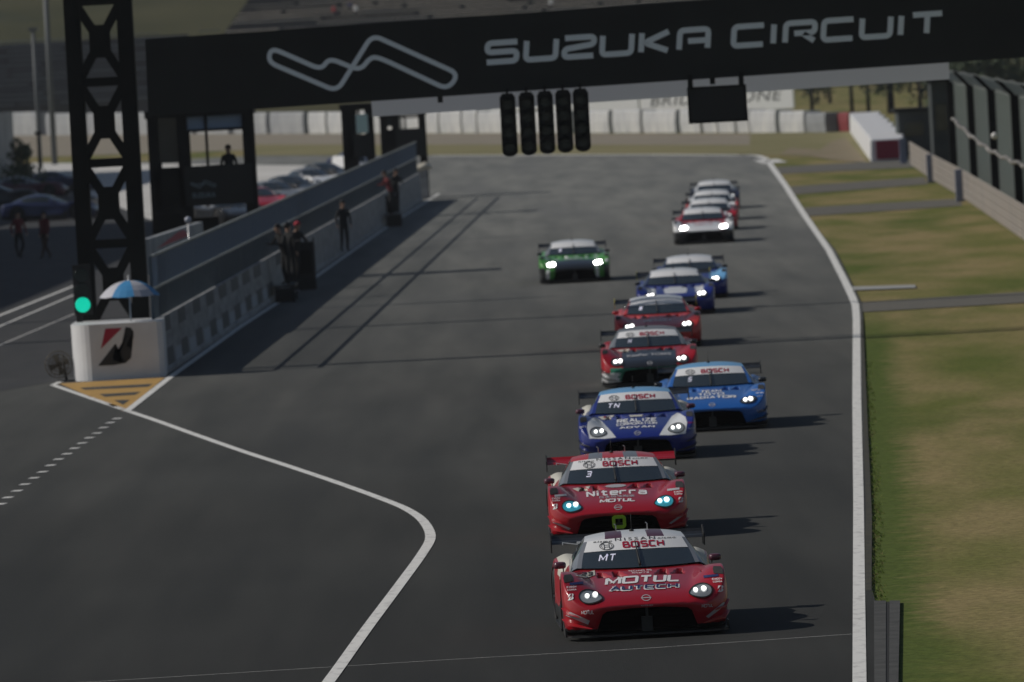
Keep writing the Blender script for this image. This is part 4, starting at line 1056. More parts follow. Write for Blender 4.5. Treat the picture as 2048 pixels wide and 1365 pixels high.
# ================================================================== PEOPLE
def person(px, py, Y, top, bottom, label, z0=0, pose='stand', facing=0, hat=None, group=None, x=None):
    p = P(px, py, Y) if x is None else Vector((x, Y, 0))
    o = thing('person', label, 'person', (p.x, Y, z0), facing, group)
    J = {'pelvis': (0, 0, .95, .15, .11), 'waist': (0, 0, 1.12, .14, .10), 'chest': (0, .0, 1.34, .17, .11), 'neck': (0, 0, 1.50, .055, .055), 'head0': (0, -.01, 1.58, .075, .085), 'head': (0, -.01, 1.68, .082, .095), 'headt': (0, 0, 1.75, .05, .06)}
    lean = .35 if pose == 'lean' else 0
    E = [('pelvis', 'waist'), ('waist', 'chest'), ('chest', 'neck'), ('neck', 'head0'), ('head0', 'head'), ('head', 'headt')]
    for s, n_ in ((-1, 'l'), (1, 'r')):
        st = .12 * s if pose == 'walk' else 0
        J['hip' + n_] = (.09 * s, 0, .9, .095, .095); J['knee' + n_] = (.10 * s, -.04 - st, .50, .062, .062); J['ankle' + n_] = (.11 * s, .05 + st, .09, .045, .045); J['toe' + n_] = (.12 * s, -.12 + st, .035, .035, .03)
        J['sh' + n_] = (.18 * s, 0, 1.42, .062, .062)
        if pose == 'lean': J['el' + n_] = (.25 * s, -.2, 1.2, .045, .045); J['wr' + n_] = (.14 * s, -.42, 1.22, .033, .033); J['hd' + n_] = (.10 * s, -.50, 1.24, .03, .02)
        else: J['el' + n_] = (.25 * s, .03 - st, 1.14, .045, .045); J['wr' + n_] = (.24 * s, -.08 - st, .90, .033, .033); J['hd' + n_] = (.23 * s, -.11 - st, .80, .035, .02)
        E += [('pelvis', 'hip' + n_), ('hip' + n_, 'knee' + n_), ('knee' + n_, 'ankle' + n_), ('ankle' + n_, 'toe' + n_), ('chest', 'sh' + n_), ('sh' + n_, 'el' + n_), ('el' + n_, 'wr' + n_), ('wr' + n_, 'hd' + n_)]
    names = list(J); me = bpy.data.meshes.new('b')
    vs_ = [(a[0], a[1] - lean * max(0, a[2] - .95), a[2]) for a in J.values()]
    me.from_pydata(vs_, [(names.index(a), names.index(b)) for a, b in E], [])
    t = bpy.data.objects.new('t', me); C.objects.link(t)
    t.modifiers.new('sk', 'SKIN'); sb = t.modifiers.new('sub', 'SUBSURF'); sb.levels = 1; sb.render_levels = 1
    for i, n_ in enumerate(names):
        me.skin_vertices[0].data[i].radius = (J[n_][3], J[n_][4])
    me.skin_vertices[0].data[0].use_root = True
    bme = evaluated(t); bpy.data.objects.remove(t)
    bme.materials.clear()
    for mm in (top, bottom, M['skin'], M['black']): bme.materials.append(mm)
    for pl in bme.polygons:
        z = pl.center.z; pl.use_smooth = True
        pl.material_index = 2 if z > 1.5 or (abs(pl.center.x) > .19 and z < .93 and z > .7) else (0 if z > .95 else (1 if z > .09 else 3))
    obj('body', bme, None, o)
    hy = -lean * .75
    bm = bmesh.new(); bmesh.ops.create_icosphere(bm, subdivisions=2, radius=.105)
    for v in bm.verts: v.co = Vector((v.co.x, v.co.y * 1.1 + hy + .015, max(v.co.z, -.01 if v.co.y < 0 else -.07) + 1.70))
    obj('cap' if hat else 'hair', bm, hat or M['hair'], o, True)
    bm = bmesh.new(); box(bm, (0, hy - .105, 1.64), (.022, .03, .04)); box(bm, (-.085, hy, 1.65), (.02, .03, .05)); box(bm, (.085, hy, 1.65), (.02, .03, .05)); obj('nose_and_ears', bm, M['skin'], o)
    return o
cr, cb, cw = mat('red_overall', (.16, .015, .02), .8), mat('dark_cloth', (.018, .019, .02), .85), mat('pale_cloth', (.5, .5, .52), .8)
def wallspot(s, side=.0):
    q = A_ + wd_ * s - wn * side; return q
def s_at(px): 
    s, _ = wallhit(px, 500, A_, B_); return s
# signalling crew on the track side of the wall
def crew(px, side, label, top, hat=None, z0=.25, pose='lean', f=0):
    q = wallspot(s_at(px), side); return person(0, 0, q.y, top, cb, label, z0, pose, f, hat, x=q.x)
YW = 268
def step(px, Y, w, d, h, label):
    o = thing('crew_step', label, 'step', ((A_ + wd_ * ((Y - A_.y) / wd_.y)).x + .36, Y, 0)); bm = bmesh.new(); box(bm, (0, 0, h - .03), (w, d, .06)); obj('tread', bm, M['carbon'], o)
    for sx in (-1, 1):
        for sy in (-1, 1): bm = bmesh.new(); box(bm, (sx * (w / 2 - .05), sy * (d / 2 - .05), (h - .06) / 2), (.06, .06, h - .06)); obj('leg', bm, M['black'], o)
    bm = bmesh.new(); box(bm, (0, -d / 2 + .02, (h - .06) / 2), (w - .1, .03, h - .1)); obj('skirt', bm, M['black'], o)
step(582, 266, .62, 3.4, .5, 'low black crew step beside the taller signalling cabinet')
person(0, 0, 267.2, cb, cb, 'crew member in a red cap and dark clothes beside the taller black cabinet', .5, 'lean', .6, mat('red_cap', (.4, .01, .03), .7), x=P(588, 500, 267.2).x)
person(0, 0, 266.1, cb, cb, 'crew member in black standing turned away, right behind the hunched one', .5, 'stand', 2.4, x=P(578, 500, 266.1).x)
person(0, 0, 264.9, cb, cb, 'dark clothed crew member hunched to the left of the red capped one', .5, 'lean', -.9, x=P(571, 500, 264.9).x)
Y2 = G(688, 520).y
person(0, 0, Y2 + 1, cb, cb, 'slim dark clothed person standing at the pit wall between the two black boxes', .25, 'stand', .3, x=P(690, 500, Y2 + 1).x)
Y3 = G(778, 448).y
def wx(Y): return (A_ + wd_ * ((Y - A_.y) / wd_.y)).x
step(782, Y3 - 4.5, .62, 5.0, .5, 'low black crew step beside the smaller signalling cabinet')
person(0, 0, Y3 - 2.6, cb, cb, 'dark clothed crew member leaning over the smaller black cabinet', .5, 'lean', .3, x=wx(Y3 - 2.6) + .4)
person(0, 0, Y3 - 6.4, cr, cb, 'crew member in a dark red top bent over the wall before the smaller black cabinet', .5, 'lean', -1.2, x=wx(Y3 - 6.4) + .35)
def cabinet(px, py, w, h, label):
    q = G(px, py); o = thing('signal_cabinet', label, 'cabinet', (q.x, q.y, 0))
    bm = bmesh.new(); box(bm, (0, 0, h / 2), (w, .6, h)); obj('case', bm, M['black'], o)
    bm = bmesh.new(); box(bm, (0, 0, h + .025), (w + .06, .66, .05)); obj('top', bm, M['carbon'], o)
    bm = bmesh.new(); box(bm, (.0, -.31, h * .6), (w * .8, .02, h * .5)); obj('door', bm, M['gantry'], o)
    bm = bmesh.new()
    for sx in (-1, 1): bar(bm, (sx * w / 2, .35, 0), (sx * w / 2, .35, h + .15), .05)
    obj('frame', bm, M['gantry'], o)
cabinet(606, 580, .78, 1.42, 'taller black signalling cabinet at the pit wall, beside the red capped crew member')
cabinet(779, 448, .70, 1.12, 'smaller black signalling cabinet farther along the pit wall')
# two people walking in the pit lane
person(0, 0, G(40, 516).y, cr, cb, 'person in dark red top walking in the pit lane, left of the two', 0, 'walk', .6, x=G(40, 516).x)
person(0, 0, G(92, 518).y, cr, mat('brown_trousers', (.06, .03, .02), .8), 'person in dark red shirt and brown trousers in the pit lane, right of the two', 0, 'walk', -.5, x=G(92, 518).x)

# ================================================================== TOWER CABINS
def cabin(Y, pxl, pxr, ytop, yfloor, ysill, label, occupant=None, blind=True, solid=False, pw=.14):
    cx = (P(pxl, 300, Y).x + P(pxr, 300, Y).x) / 2; w_ = P(pxr, 300, Y).x - P(pxl, 300, Y).x
    pm = (pxl + pxr) / 2; zt_ = P(pm, ytop, Y).z; zf = P(pm, yfloor, Y).z; zs = P(pm, ysill, Y).z
    o = thing('control_cabin', label, 'control tower', (cx, Y, 0)); d_ = 2.2
    bm = bmesh.new(); box(bm, (0, d_ / 2, zt_ - .12), (w_ + .3, d_ + .4, .24)); obj('roof', bm, M['gantry'], o)
    if solid:
        bm = bmesh.new(); box(bm, (-w_ * .33, .3, zf / 2), (w_ * .32, .5, zf)); box(bm, (-w_ * .02, 1.2, zf / 2 - .2), (w_ * .3, .1, zf - .4)); obj('lower_cladding', bm, M['gantry'], o)
        bm = bmesh.new(); box(bm, (-w_ * .34, .2, (zs + zt_) / 2), (w_ * .26, .05, zt_ - zs - .3)); obj('side_glass', bm, M['glass'], o)
    if True:
        bm = bmesh.new(); box(bm, (w_ * .16, .04, (zf + zs) / 2), (w_ * .68, .08, zs - zf)); obj('front_panel', bm, M['banner_black'], o)
    bm = bmesh.new(); box(bm, (0, d_ / 2, zf + .05), (w_, d_ - .1, .1)); box(bm, (-w_ / 2 + .04, d_ / 2, (zf + zs) / 2), (.06, d_, zs - zf)); box(bm, (w_ / 2 - .04, d_ / 2, (zf + zs) / 2), (.06, d_ - .2, zs - zf - .1)); box(bm, (-w_ * .34, .06, (zf + zs) / 2), (w_ * .30, .06, zs - zf)); obj('floor_box', bm, M['gantry'], o)
    for x in (-w_ / 2 + .08, -w_ * .18, w_ / 2 - .08):
        for y in (.1, d_ - .1):
            bm = bmesh.new(); box(bm, (x, y, (zt_ - .24) / 2), (pw, .14, zt_ - .24)); obj('post', bm, M['gantry'], o)
    bm = bmesh.new(); box(bm, (w_ * .06, .1, (zs + zt_) / 2 - .1), (.09, .08, zt_ - zs - .2)); box(bm, (w_ * .12, .1, zs + (zt_ - zs) * .62), (w_ * .62, .07, .08)); obj('window_frame', bm, M['gantry'], o)
    if blind:
        bm = bmesh.new(); box(bm, (w_ * .12, .16, zs + (zt_ - zs) * .76), (w_ * .60, .04, (zt_ - zs) * .24)); obj('blind', bm, mat('blind', (.32, .42, .58), .6), o)
    bm = bmesh.new()
    for k in range(6): bar(bm, (-w_ / 2 + .1, d_ + .3 - 2 * (k % 2) * .2, zf * k / 6), (-w_ / 2 + .1 + .5, d_ + .3, zf * (k + 1) / 6), .06)
    for k in range(int(zf / .28)): box(bm, (-w_ * .30, d_ * .1 + k * .16, .25 + k * .28), (.6, .22, .04))
    obj('stairs', bm, M['gantry'], o)
    for sx in (-1, 1):
        bm = bmesh.new(); bar(bm, (sx * (w_ / 2 - .1), .1, .2), (sx * (w_ / 2 - .1), d_ - .1, zf), .07, .07); obj('brace', bm, M['gantry'], o)
    return o, w_, zf, zs, zt_
o, w_, zf, zs, zt_ = cabin(290, 302, 502, 218, 412, 332, 'tall black control cabin with a track map sign and an occupant behind the pit fence', solid=True, pw=.34)
lg2 = [(x, y) for x, y in [(115, 262), (390, 382), (432, 318), (602, 388), (660, 310), (720, 322), (1080, 490), (1140, 405), (668, 192), (475, 500), (98, 340)]]
bm = bmesh.new(); sc = .80 / 1040
pts = [Vector((.02 + (p.x - 620) * sc, -.01 - .002 * math.sin(i * .1), (zf + zs) / 2 + .05 - (p.y - 345) * sc)) for i, p in enumerate(smooth_poly(lg2, 50, 5, True))]
ribbon(bm, pts, .035, Vector((0, -1, 0)), closed=True); sgn_ = obj('sign', bm, mat('dim_sign', (.20, .26, .28), .6), o)
bmt = fit(text_faces('SUZUKA', 1, .03), 0, 0, .75, .16)
for v in bmt.verts: v.co = Vector((.02 + v.co.x, -.012, (zf + zs) / 2 - .30 + v.co.y))
obj('sign_lettering', bmt, M['dim_sign'] if 'dim_sign' in M else bpy.data.materials['dim_sign'], o)
person(0, 0, 290 + 1.1, cb, cb, 'person in dark clothes standing inside the tall control cabin', zf + .1, 'stand', 0, x=P(456, 300, 291).x)
cabin(385, 690, 745, 208, 315, 270, 'small dark cabin with a pale green window behind the pit wall', blind=False, pw=.34, solid=True)
cabin(430, 766, 850, 222, 314, 258, 'wide dark cabin at the far end of the pit wall', blind=False, pw=.34, solid=True)
bm = bmesh.new(); q = P(724, 248, 384.8); box(bm, (q.x, 384.8, q.z), (.50, .05, .78)); tag(obj('window_pane', bm, mat('pale_green_glass', (.75, .95, .85), .4)), 'pale green lit window screen inside the small dark cabin', 'screen')
# white banner bags over the barrier beside the fence
bm = bmesh.new(); a, b = G(305, 560, .0), G(410, 500, 0)
Z0 = 2.7
a = P(308, 515, 214); b = P(425, 470, 232)
def pad(name, label, pa, pb, h, th, mt, accent=None):
    pa, pb = Vector(pa), Vector(pb); o = thing(name, label, 'banner', (pa.x, pa.y, 0))
    d = pb - pa; bm = bmesh.new(); L_ = d.length; n_ = Vector((-d.y, d.x, 0)).normalized()
    V = [Vector((0, 0, pa.z)), d + Vector((0, 0, pa.z)), d + Vector((0, 0, pa.z + h)), Vector((0, 0, pa.z + h))]
    f1 = [bm.verts.new(v) for v in V]; f2 = [bm.verts.new(v + n_ * th) for v in V]
    bm.faces.new(f1); bm.faces.new(f2[::-1]); [bm.faces.new([f1[i], f1[(i + 1) % 4], f2[(i + 1) % 4], f2[i]]) for i in range(4)]
    bmesh.ops.recalc_face_normals(bm, faces=bm.faces[:]); obj('cover', bm, mt, o)
    if accent:
        bm = bmesh.new(); bm.faces.new([bm.verts.new(d * u + Vector((0, 0, pa.z + h * v_)) - n_ * .012) for u, v_ in ((.12, .66), (.72, .72), (.62, .94), (.50, .93))]); obj('red_wedge', bm, accent, o)
    return o
pad('banner_board', 'white banner board with a red wedge standing behind the pit fence', (P(300, 520, 236).x, 236, 1.7), (P(406, 460, 262).x, 262, 1.6), .92, .2, M['cover_dull'], M['decal_red'])
# little ball on a pole
q = P(376, 440, 236); o = thing('pole_marker', 'thin pole topped by a small pale ball in front of the control cabin', 'marker pole', (q.x, 236, 0))
bm = bmesh.new(); tube(bm, [(0, 0, 0), (0, 0, q.z - .05)], .02, 6); obj('pole', bm, M['steel'], o)
bm = bmesh.new(); bmesh.ops.create_icosphere(bm, subdivisions=2, radius=.09, matrix=Matrix.Translation((0, 0, q.z))); obj('ball', bm, col('pale_ball', (.45, .47, .55)), o, True)

# ================================================================== PARKED CARS AND PADDOCK STUFF
proto = CARS[8]
def parked(px, py, rz, label, paint, roof):
    q = G(px, py); c = copy_tree(proto); c.name = 'parked_car'
    c.location = (q.x, q.y, 0); c.rotation_euler = (0, 0, rz); c.scale = (1, 1, 1.12)
    tag(c, label, 'car', 'cars parked beyond the pit lane')
    for ch in [x for x in bpy.data.objects if x.parent == c]:
        if ch.name.startswith(('body', 'roof')):
            me = ch.data.copy(); ch.data = me
            for i in range(len(me.materials)):
                if me.materials[i] is not M['deep'] and me.materials[i] is not M['glass']: me.materials[i] = M[paint if ch.name.startswith('body') else roof]
            if ch.name.startswith('body'): me.materials[3] = M['black']
        if ch.name.startswith(('screen_initials', 'bonnet', 'antenna', 'rear_wing', 'sun_strip')):
            for g2 in [x for x in bpy.data.objects if x.parent == ch]: bpy.data.objects.remove(g2)
            bpy.data.objects.remove(ch)
        elif ch.name.startswith('headlight'):
            for g2 in [x for x in bpy.data.objects if x.parent == ch]:
                if g2.name.startswith('bulb'): bpy.data.objects.remove(g2)
    return c
parked(100, 442, 1.45, 'dark grey car parked side on behind the two walking people', 'paint_navy', 'paint_navy')
parked(52, 398, 1.5, 'dark maroon car parked side on with pale roof, left of the tower', 'paint_maroon', 'paint_grey')
parked(120, 385, 1.4, 'navy car parked side on nearest the tower, in the farther row', 'paint_navy', 'paint_navy')
parked(-5, 415, 1.6, 'black car cut by the left edge of the picture', 'paint_black', 'paint_black')
parked(548, 415, .5, 'grey car seen over the pit fence right of the control cabin', 'paint_grey', 'paint_grey')
parked(585, 402, .6, 'black car with raised tail seen over the pit fence', 'paint_black', 'paint_black')
parked(624, 385, .5, 'pale silver car seen over the pit fence, middle of the row', 'paint_white', 'paint_grey')
parked(655, 372, .7, 'dark green car seen over the pit fence beside the small white van', 'paint_black', 'paint_black')
parked(714, 345, .5, 'blue car parked under the small dark cabin', 'paint_navy', 'paint_blue')
parked(452, 452, .4, 'dark green-grey car under the floor of the tall control cabin', 'paint_black', 'paint_grey')
parked(515, 430, .3, 'red car mostly hidden by the control cabin', 'paint_red', 'paint_red')
# canopy like white van
q = G(702, 350); o = thing('white_van', 'small rounded white van parked behind the pit fence', 'van', (q.x, q.y, 0), .5); o.scale = (.62, .62, .62)
bm = bmesh.new(); pr = [(-2.1, .3), (-2.15, .9), (-1.8, 1.1), (-1.3, 1.75), (1.9, 1.8), (2.1, 1.5), (2.15, .35)]
prism(bm, pr, lambda y, z: Vector((-.85, y, z)), lambda y, z: Vector((.85, y, z))); bmesh.ops.recalc_face_normals(bm, faces=bm.faces[:]); bmesh.ops.bevel(bm, geom=bm.edges[:], offset=.08, segments=3, affect='EDGES'); obj('body', bm, M['paint_white'], o)
bm = bmesh.new(); bm.faces.new([bm.verts.new(v) for v in ((-.7, -1.80, 1.16), (.7, -1.80, 1.16), (.7, -1.37, 1.68), (-.7, -1.37, 1.68))]); obj('windshield', bm, M['glass'], o)
for v in o.children[-1].data.vertices: v.co.y -= .03
for sx in (-1, 1):
    for y in (-1.4, 1.4):
        bm = bmesh.new(); lathe(bm, [(.31, -.1), (.33, 0), (.31, .1)], 20, 'x', (sx * .8, y, .33)); obj('wheel', bm, M['rubber'], o)

# ================================================================== RIGHT SIDE: guard rail, debris fence
gr = [G(x, y) for x, y in ((1822, 334), (1864, 364), (1927, 402), (1996, 450), (2048, 487))]
d_ = (gr[-1] - gr[2]).normalized()
gr += [gr[-1] + d_ * 40, gr[-1] + d_ * 120, gr[-1] + d_ * 200]
rail = thing('guard_rail', 'pale corrugated guard rail with blue-grey posts along the right verge', 'guard rail', gr[2])
g0 = gr[2]
bm = bmesh.new(); prof = []
for k in range(4):
    z = .10 + k * .29; prof += [(0, z), (-.05, z + .05), (-.05, z + .10), (0, z + .14), (-.05, z + .18), (-.05, z + .23), (0, z + .275)]
rows = []
for i, p in enumerate(gr):
    a, b = gr[max(0, i - 1)], gr[min(len(gr) - 1, i + 1)]; t = (b - a).normalized(); n_ = Vector((t.y, -t.x, 0))
    if n_.x < 0: n_ = -n_
    rows.append([bm.verts.new(p - g0 + n_ * o_ + Vector((0, 0, z))) for o_, z in prof])
for A, B in zip(rows, rows[1:]):
    for k in range(len(prof) - 1): bm.faces.new([A[k], A[k + 1], B[k + 1], B[k]])
r = bmesh.ops.extrude_face_region(bm, geom=bm.faces[:])
obj('beam', bm, noisy('pale_rail', (.58, .52, .46), (.50, .46, .42), .4, .5), rail)
for x, y in ((1812, 327), (1868, 366), (1927, 403)):
    q = G(x, y); bm = bmesh.new(); box(bm, (q.x - g0.x - .12, q.y - g0.y - .12, .63), (.34, .30, 1.26)); obj('post', bm, noisy('post_paint', (.24, .27, .36), (.18, .2, .28), 2), rail)
# debris fence panels behind the rail
df = thing('debris_fence', 'tall grey-green catch fence with dark posts and curved top on the right', 'catch fence', g0)
fo = [p + Vector((1.1, 0, 0)) for p in gr]
fo = fo[1:]
lens_ = [0]
for a, b in zip(fo, fo[1:]): lens_.append(lens_[-1] + (b - a).length)
def along(s):
    for i in range(len(fo) - 1):
        if s <= lens_[i + 1] or i == len(fo) - 2:
            t = (s - lens_[i]) / (lens_[i + 1] - lens_[i]); return fo[i].lerp(fo[i + 1], t)
bm = bmesh.new(); s = 0; HF = 5.0
while s < lens_[-1]:
    q = along(s) - g0
    w2 = .014
    pts_ = [(0, 0), (0, HF - .7)]
    cols_ = []
    for ox, z in pts_: cols_.append([bm.verts.new((q.x + ox + a * w2, q.y + b * w2, z)) for a, b in ((-1, -1), (1, -1), (1, 1), (-1, 1))])
    for A, B in zip(cols_, cols_[1:]):
        for i in range(4): bm.faces.new([A[i], A[(i + 1) % 4], B[(i + 1) % 4], B[i]])
    s += .16
obj('mesh_wires', bm, mat('wire', (.27, .31, .29), .5), df)
bm = bmesh.new(); s = 0; w2 = .012
while s < lens_[-1] - 3:
    q0, q1 = along(s) - g0, along(s + 3) - g0
    for z in [.3 + k * .3 for k in range(15)]: bar(bm, q0 + Vector((.02, 0, z)), q1 + Vector((.02, 0, z)), .01)
    s += 3
obj('mesh_cables', bm, mat('cable', (.22, .24, .22), .5), df)
bm = bmesh.new(); rows = []
for k in range(60):
    q = along(lens_[-1] * k / 59) - g0; rows.append([bm.verts.new(q + Vector((x, 0, z + .04 * math.sin(k * 2.3)))) for x, z in ((0, HF - .72), (-.15, HF - .42), (-.45, HF - .15), (-.95, HF + .05))])
for A, B in zip(rows, rows[1:]):
    for i in range(3): bm.faces.new([A[i], A[i + 1], B[i + 1], B[i]])
nm_ = mat('overhang_net', (.42, .45, .43), .8); cloth(nm_, .5, (.5, .52, .5)); obj('overhang_net', bm, nm_, df, True)
s = 4.0
for k in range(22):
    q = along(s) - g0; bm = bmesh.new(); bar(bm, q + Vector((-.20, 0, 0)), q + Vector((-.20, 0, HF - .6)), .27, .5); bar(bm, q + Vector((-.16, 0, HF - .7)), q + Vector((-.8, 0, HF + .0)), .14, .2)
    obj('post', bm, M['deep'], df); s += 27
# cable bundle on the fence
cb_ = thing('cable_loom', 'loose wrapped cable bundle strung across the catch fence', 'cable', g0)
bm = bmesh.new(); pts = []
c0, c1 = P(1905, 238, 300), P(2060, 335, 262)
for k in range(25):
    t = k / 24; p = c0.lerp(c1, t); p.z += -.25 * math.sin(t * math.pi) + .05 * math.sin(k * 1.9); pts.append(p - g0)
tube(bm, pts, [.05 + .03 * random.random() for _ in pts], 7); obj('bundle', bm, noisy('loom', (.35, .33, .30), (.05, .05, .05), 3), cb_)
q = P(1989, 272, 280); bm = bmesh.new(); bmesh.ops.create_icosphere(bm, subdivisions=2, radius=.11, matrix=Matrix.Translation(q)); tag(obj('fence_lamp', bm, col('pale_lamp', (.8, .78, .74)), None, True), 'small round pale lamp on the catch fence', 'lamp')
# dark hut
def hut(px0, px1, y0, y1, Y, label, dpt=4):
    a, b = P(px0, y1, Y), P(px1, y0, Y); zb0 = 0; o = thing('marshal_hut', label, 'hut', ((a.x + b.x) / 2, Y, 0)); w_ = b.x - a.x
    bm = bmesh.new(); box(bm, (0, dpt / 2, b.z / 2), (w_, dpt, b.z)); obj('walls', bm, noisy('hut_paint', (.03, .038, .04), (.05, .06, .06), 1), o)
    bm = bmesh.new(); box(bm, (0, dpt / 2 - .1, b.z + .08), (w_ + .4, dpt + .4, .16)); obj('roof', bm, M['gantry'], o)
    bm = bmesh.new(); box(bm, (-w_ * .1, -.03, b.z * .6), (w_ * .5, .05, b.z * .3)); obj('window', bm, M['glass'], o)
hut(1800, 1872, 220, 310, 480, 'low dark green hut behind the white tyre barrier')
hut(1868, 1906, 162, 300, 430, 'tall narrow dark hut beside the catch fence', 3)

# ================================================================== FAR BARRIERS
def wrapped(a, b, h, th, label, mt, group, nseg=5):
    """tyre stack row under a cover, with scalloped front"""
    a, b = Vector(a), Vector(b); d = b - a; L_ = d.length; t = d.normalized(); n_ = Vector((t.y, -t.x, 0))
    if n_.y > 0: n_ = -n_
    o = thing('tyre_barrier', label, 'tyre barrier', a, 0, group); bm = bmesh.new(); rows = []
    N = nseg * 6
    for i in range(N + 1):
        s = i / N; bul = .10 * abs(math.sin(s * nseg * math.pi)) ; p = t * (s * L_)
        rows.append([bm.verts.new(p + n_ * u + Vector((0, 0, z))) for u, z in ((bul, 0), (bul + .05, h * .5), (bul, h * .92), (-.05, h + .04 * random.random()), (-th, h), (-th, 0))])
    for A, B in zip(rows, rows[1:]):
        for k in range(5): bm.faces.new([A[k], A[k + 1], B[k + 1], B[k]])
    bm.faces.new(rows[0]); bm.faces.new(rows[-1][::-1]); bmesh.ops.recalc_face_normals(bm, faces=bm.faces[:])
    obj('cover', bm, mt, o)
    return o
# long far wall, left to right
base_line = [(-60, 272), (540, 268), (850, 267), (1500, 266), (1612, 265)]
seg_pts = []
for (x0, y0), (x1, y1) in zip(base_line, base_line[1:]):
    xx = x0
    while xx < x1 - 20:
        seg_pts.append((xx, y0 + (y1 - y0) * (xx - x0) / (x1 - x0))); xx += random.uniform(55, 95) if xx < 560 else random.choice((30, 38, 46, 60, 75))
seg_pts.append(base_line[-1])
for i, (p0, p1) in enumerate(zip(seg_pts, seg_pts[1:])):
    a, b = G(*p0), G(*p1); d = b - a; h = 44 / FPX * a.y
    wrapped(a + d * .02, a + d * random.uniform(.86, .95), h * random.uniform(.93, 1.04), 1.2, 'pale covered tyre barrier bundle in the long row across the far end of the straight', M['cover_dull'] if p0[0] < 560 else M['cover_white'], 'covered tyre bundles across the far run-off', 3)
a, b = G(1614, 265), G(1652, 265); wrapped(a, b, 38 / FPX * a.y, 1.5, 'dull grey covered barrier bundle left of the far red one', M['cover_grey'], 'coloured barrier ends', 1)
a, b = G(1658, 264), G(1698, 263); wrapped(a, b, 37 / FPX * a.y, 1.5, 'far dark red covered barrier bundle', noisy('red_cover', (.24, .03, .03), (.2, .025, .03), .5), 'coloured barrier ends', 1)
# white topped barrier running towards the camera
n0, f0 = G(1742, 324), G(1700, 264)
for k in range(6):
    a = n0.lerp(f0, k / 6); b = n0.lerp(f0, (k + .96) / 6); wv = 1.65
    o = thing('barrier_block', 'white topped barrier block in the row ending at the nearer red face' if k else 'nearest white topped barrier block with a dark red end face', 'barrier', a, 0, 'white topped barrier blocks on the right')
    d = b - a; bm = bmesh.new(); hh = 1.12
    V = [Vector((0, 0, 0)), Vector((wv, 0, 0)), d + Vector((wv + .4, 0, 0)), d]
    lo = [bm.verts.new(v) for v in V]; hi = [bm.verts.new(v + Vector((.03, 0, hh + .12 * (i > 1)))) for i, v in enumerate(V)]
    bm.faces.new(hi); [bm.faces.new([lo[i], lo[(i + 1) % 4], hi[(i + 1) % 4], hi[i]]) for i in range(4)]
    bmesh.ops.recalc_face_normals(bm, faces=bm.faces[:]); bmesh.ops.bevel(bm, geom=bm.edges[:], offset=.05, segments=2, affect='EDGES'); obj('cover', bm, M['white_block'], o)
    if k == 0:
        bm = bmesh.new(); box(bm, (wv * .58, -.04, hh / 2 + .02), (wv * .80, .06, hh * .86)); obj('red_face', bm, mat('dark_red_face', (.26, .008, .04), .6), o)

# ================================================================== BACKGROUND: ad boards, stands, hill
def adboard(px0, px1, y0, y1, Y, label, txt=None, tcol='decal_black'):
    a, b = P(px0, y1, Y), P(px1, y0, Y); w_ = b.x - a.x; h_ = (y1 - y0) / FPX * Y; cz = P((px0 + px1) / 2, (y0 + y1) / 2, Y).z
    o = thing('advert_board', label, 'advertising board', ((a.x + b.x) / 2, Y, 0), -.65); w_ = w_ / math.cos(.65)
    bm = bmesh.new(); box(bm, (0, 0, cz), (w_, .2, h_)); obj('panel', bm, M['paint_white'], o)
    for s in (-.4, 0, .4):
        bm = bmesh.new(); box(bm, (s * w_, .2, (cz) / 2), (.15, .15, cz)); obj('post', bm, M['rail'], o)
    if txt:
        bmt = fit(text_faces(txt, 1, .0, .2, 1.1), 0, 0, w_ * .86, h_ * .5)
        for v in bmt.verts: v.co = Vector((v.co.x, -.12, cz + h_ * .12 + v.co.y))
        obj('lettering', bmt, M[tcol], o)
adboard(1284, 1583, 178, 224, 760, 'white advertising board with thin grey italic lettering behind the far barriers', 'BRIDGESTONE', 'dark_square')
adboard(1100, 1276, 190, 226, 780, 'plain white advertising board left of the lettered one')
adboard(860, 1092, 203, 224, 800, 'low white advertising board, leftmost of the three beyond the barriers')
# hill sheet behind everything
bm = bmesh.new(); nx, ny = 50, 24; V = []
for j in range(ny + 1):
    row = []
    for i in range(nx + 1):
        X = -260 + 520 * i / nx; Y = 1020 + (j / ny) ** 1.3 * 1200; t = j / ny
        z = -.1 + 95 * t ** 1.15 + (2.5 * math.sin(X * .05 + j) * t) + (1.5 * math.sin(X * .13) * t)
        if j == 0: z = -.2
        row.append(bm.verts.new((X, Y, z)))
    V.append(row)
for j in range(ny):
    for i in range(nx): bm.faces.new([V[j][i], V[j][i + 1], V[j + 1][i + 1], V[j + 1][i]])
struct('hillside', bm, M['hill'], True)
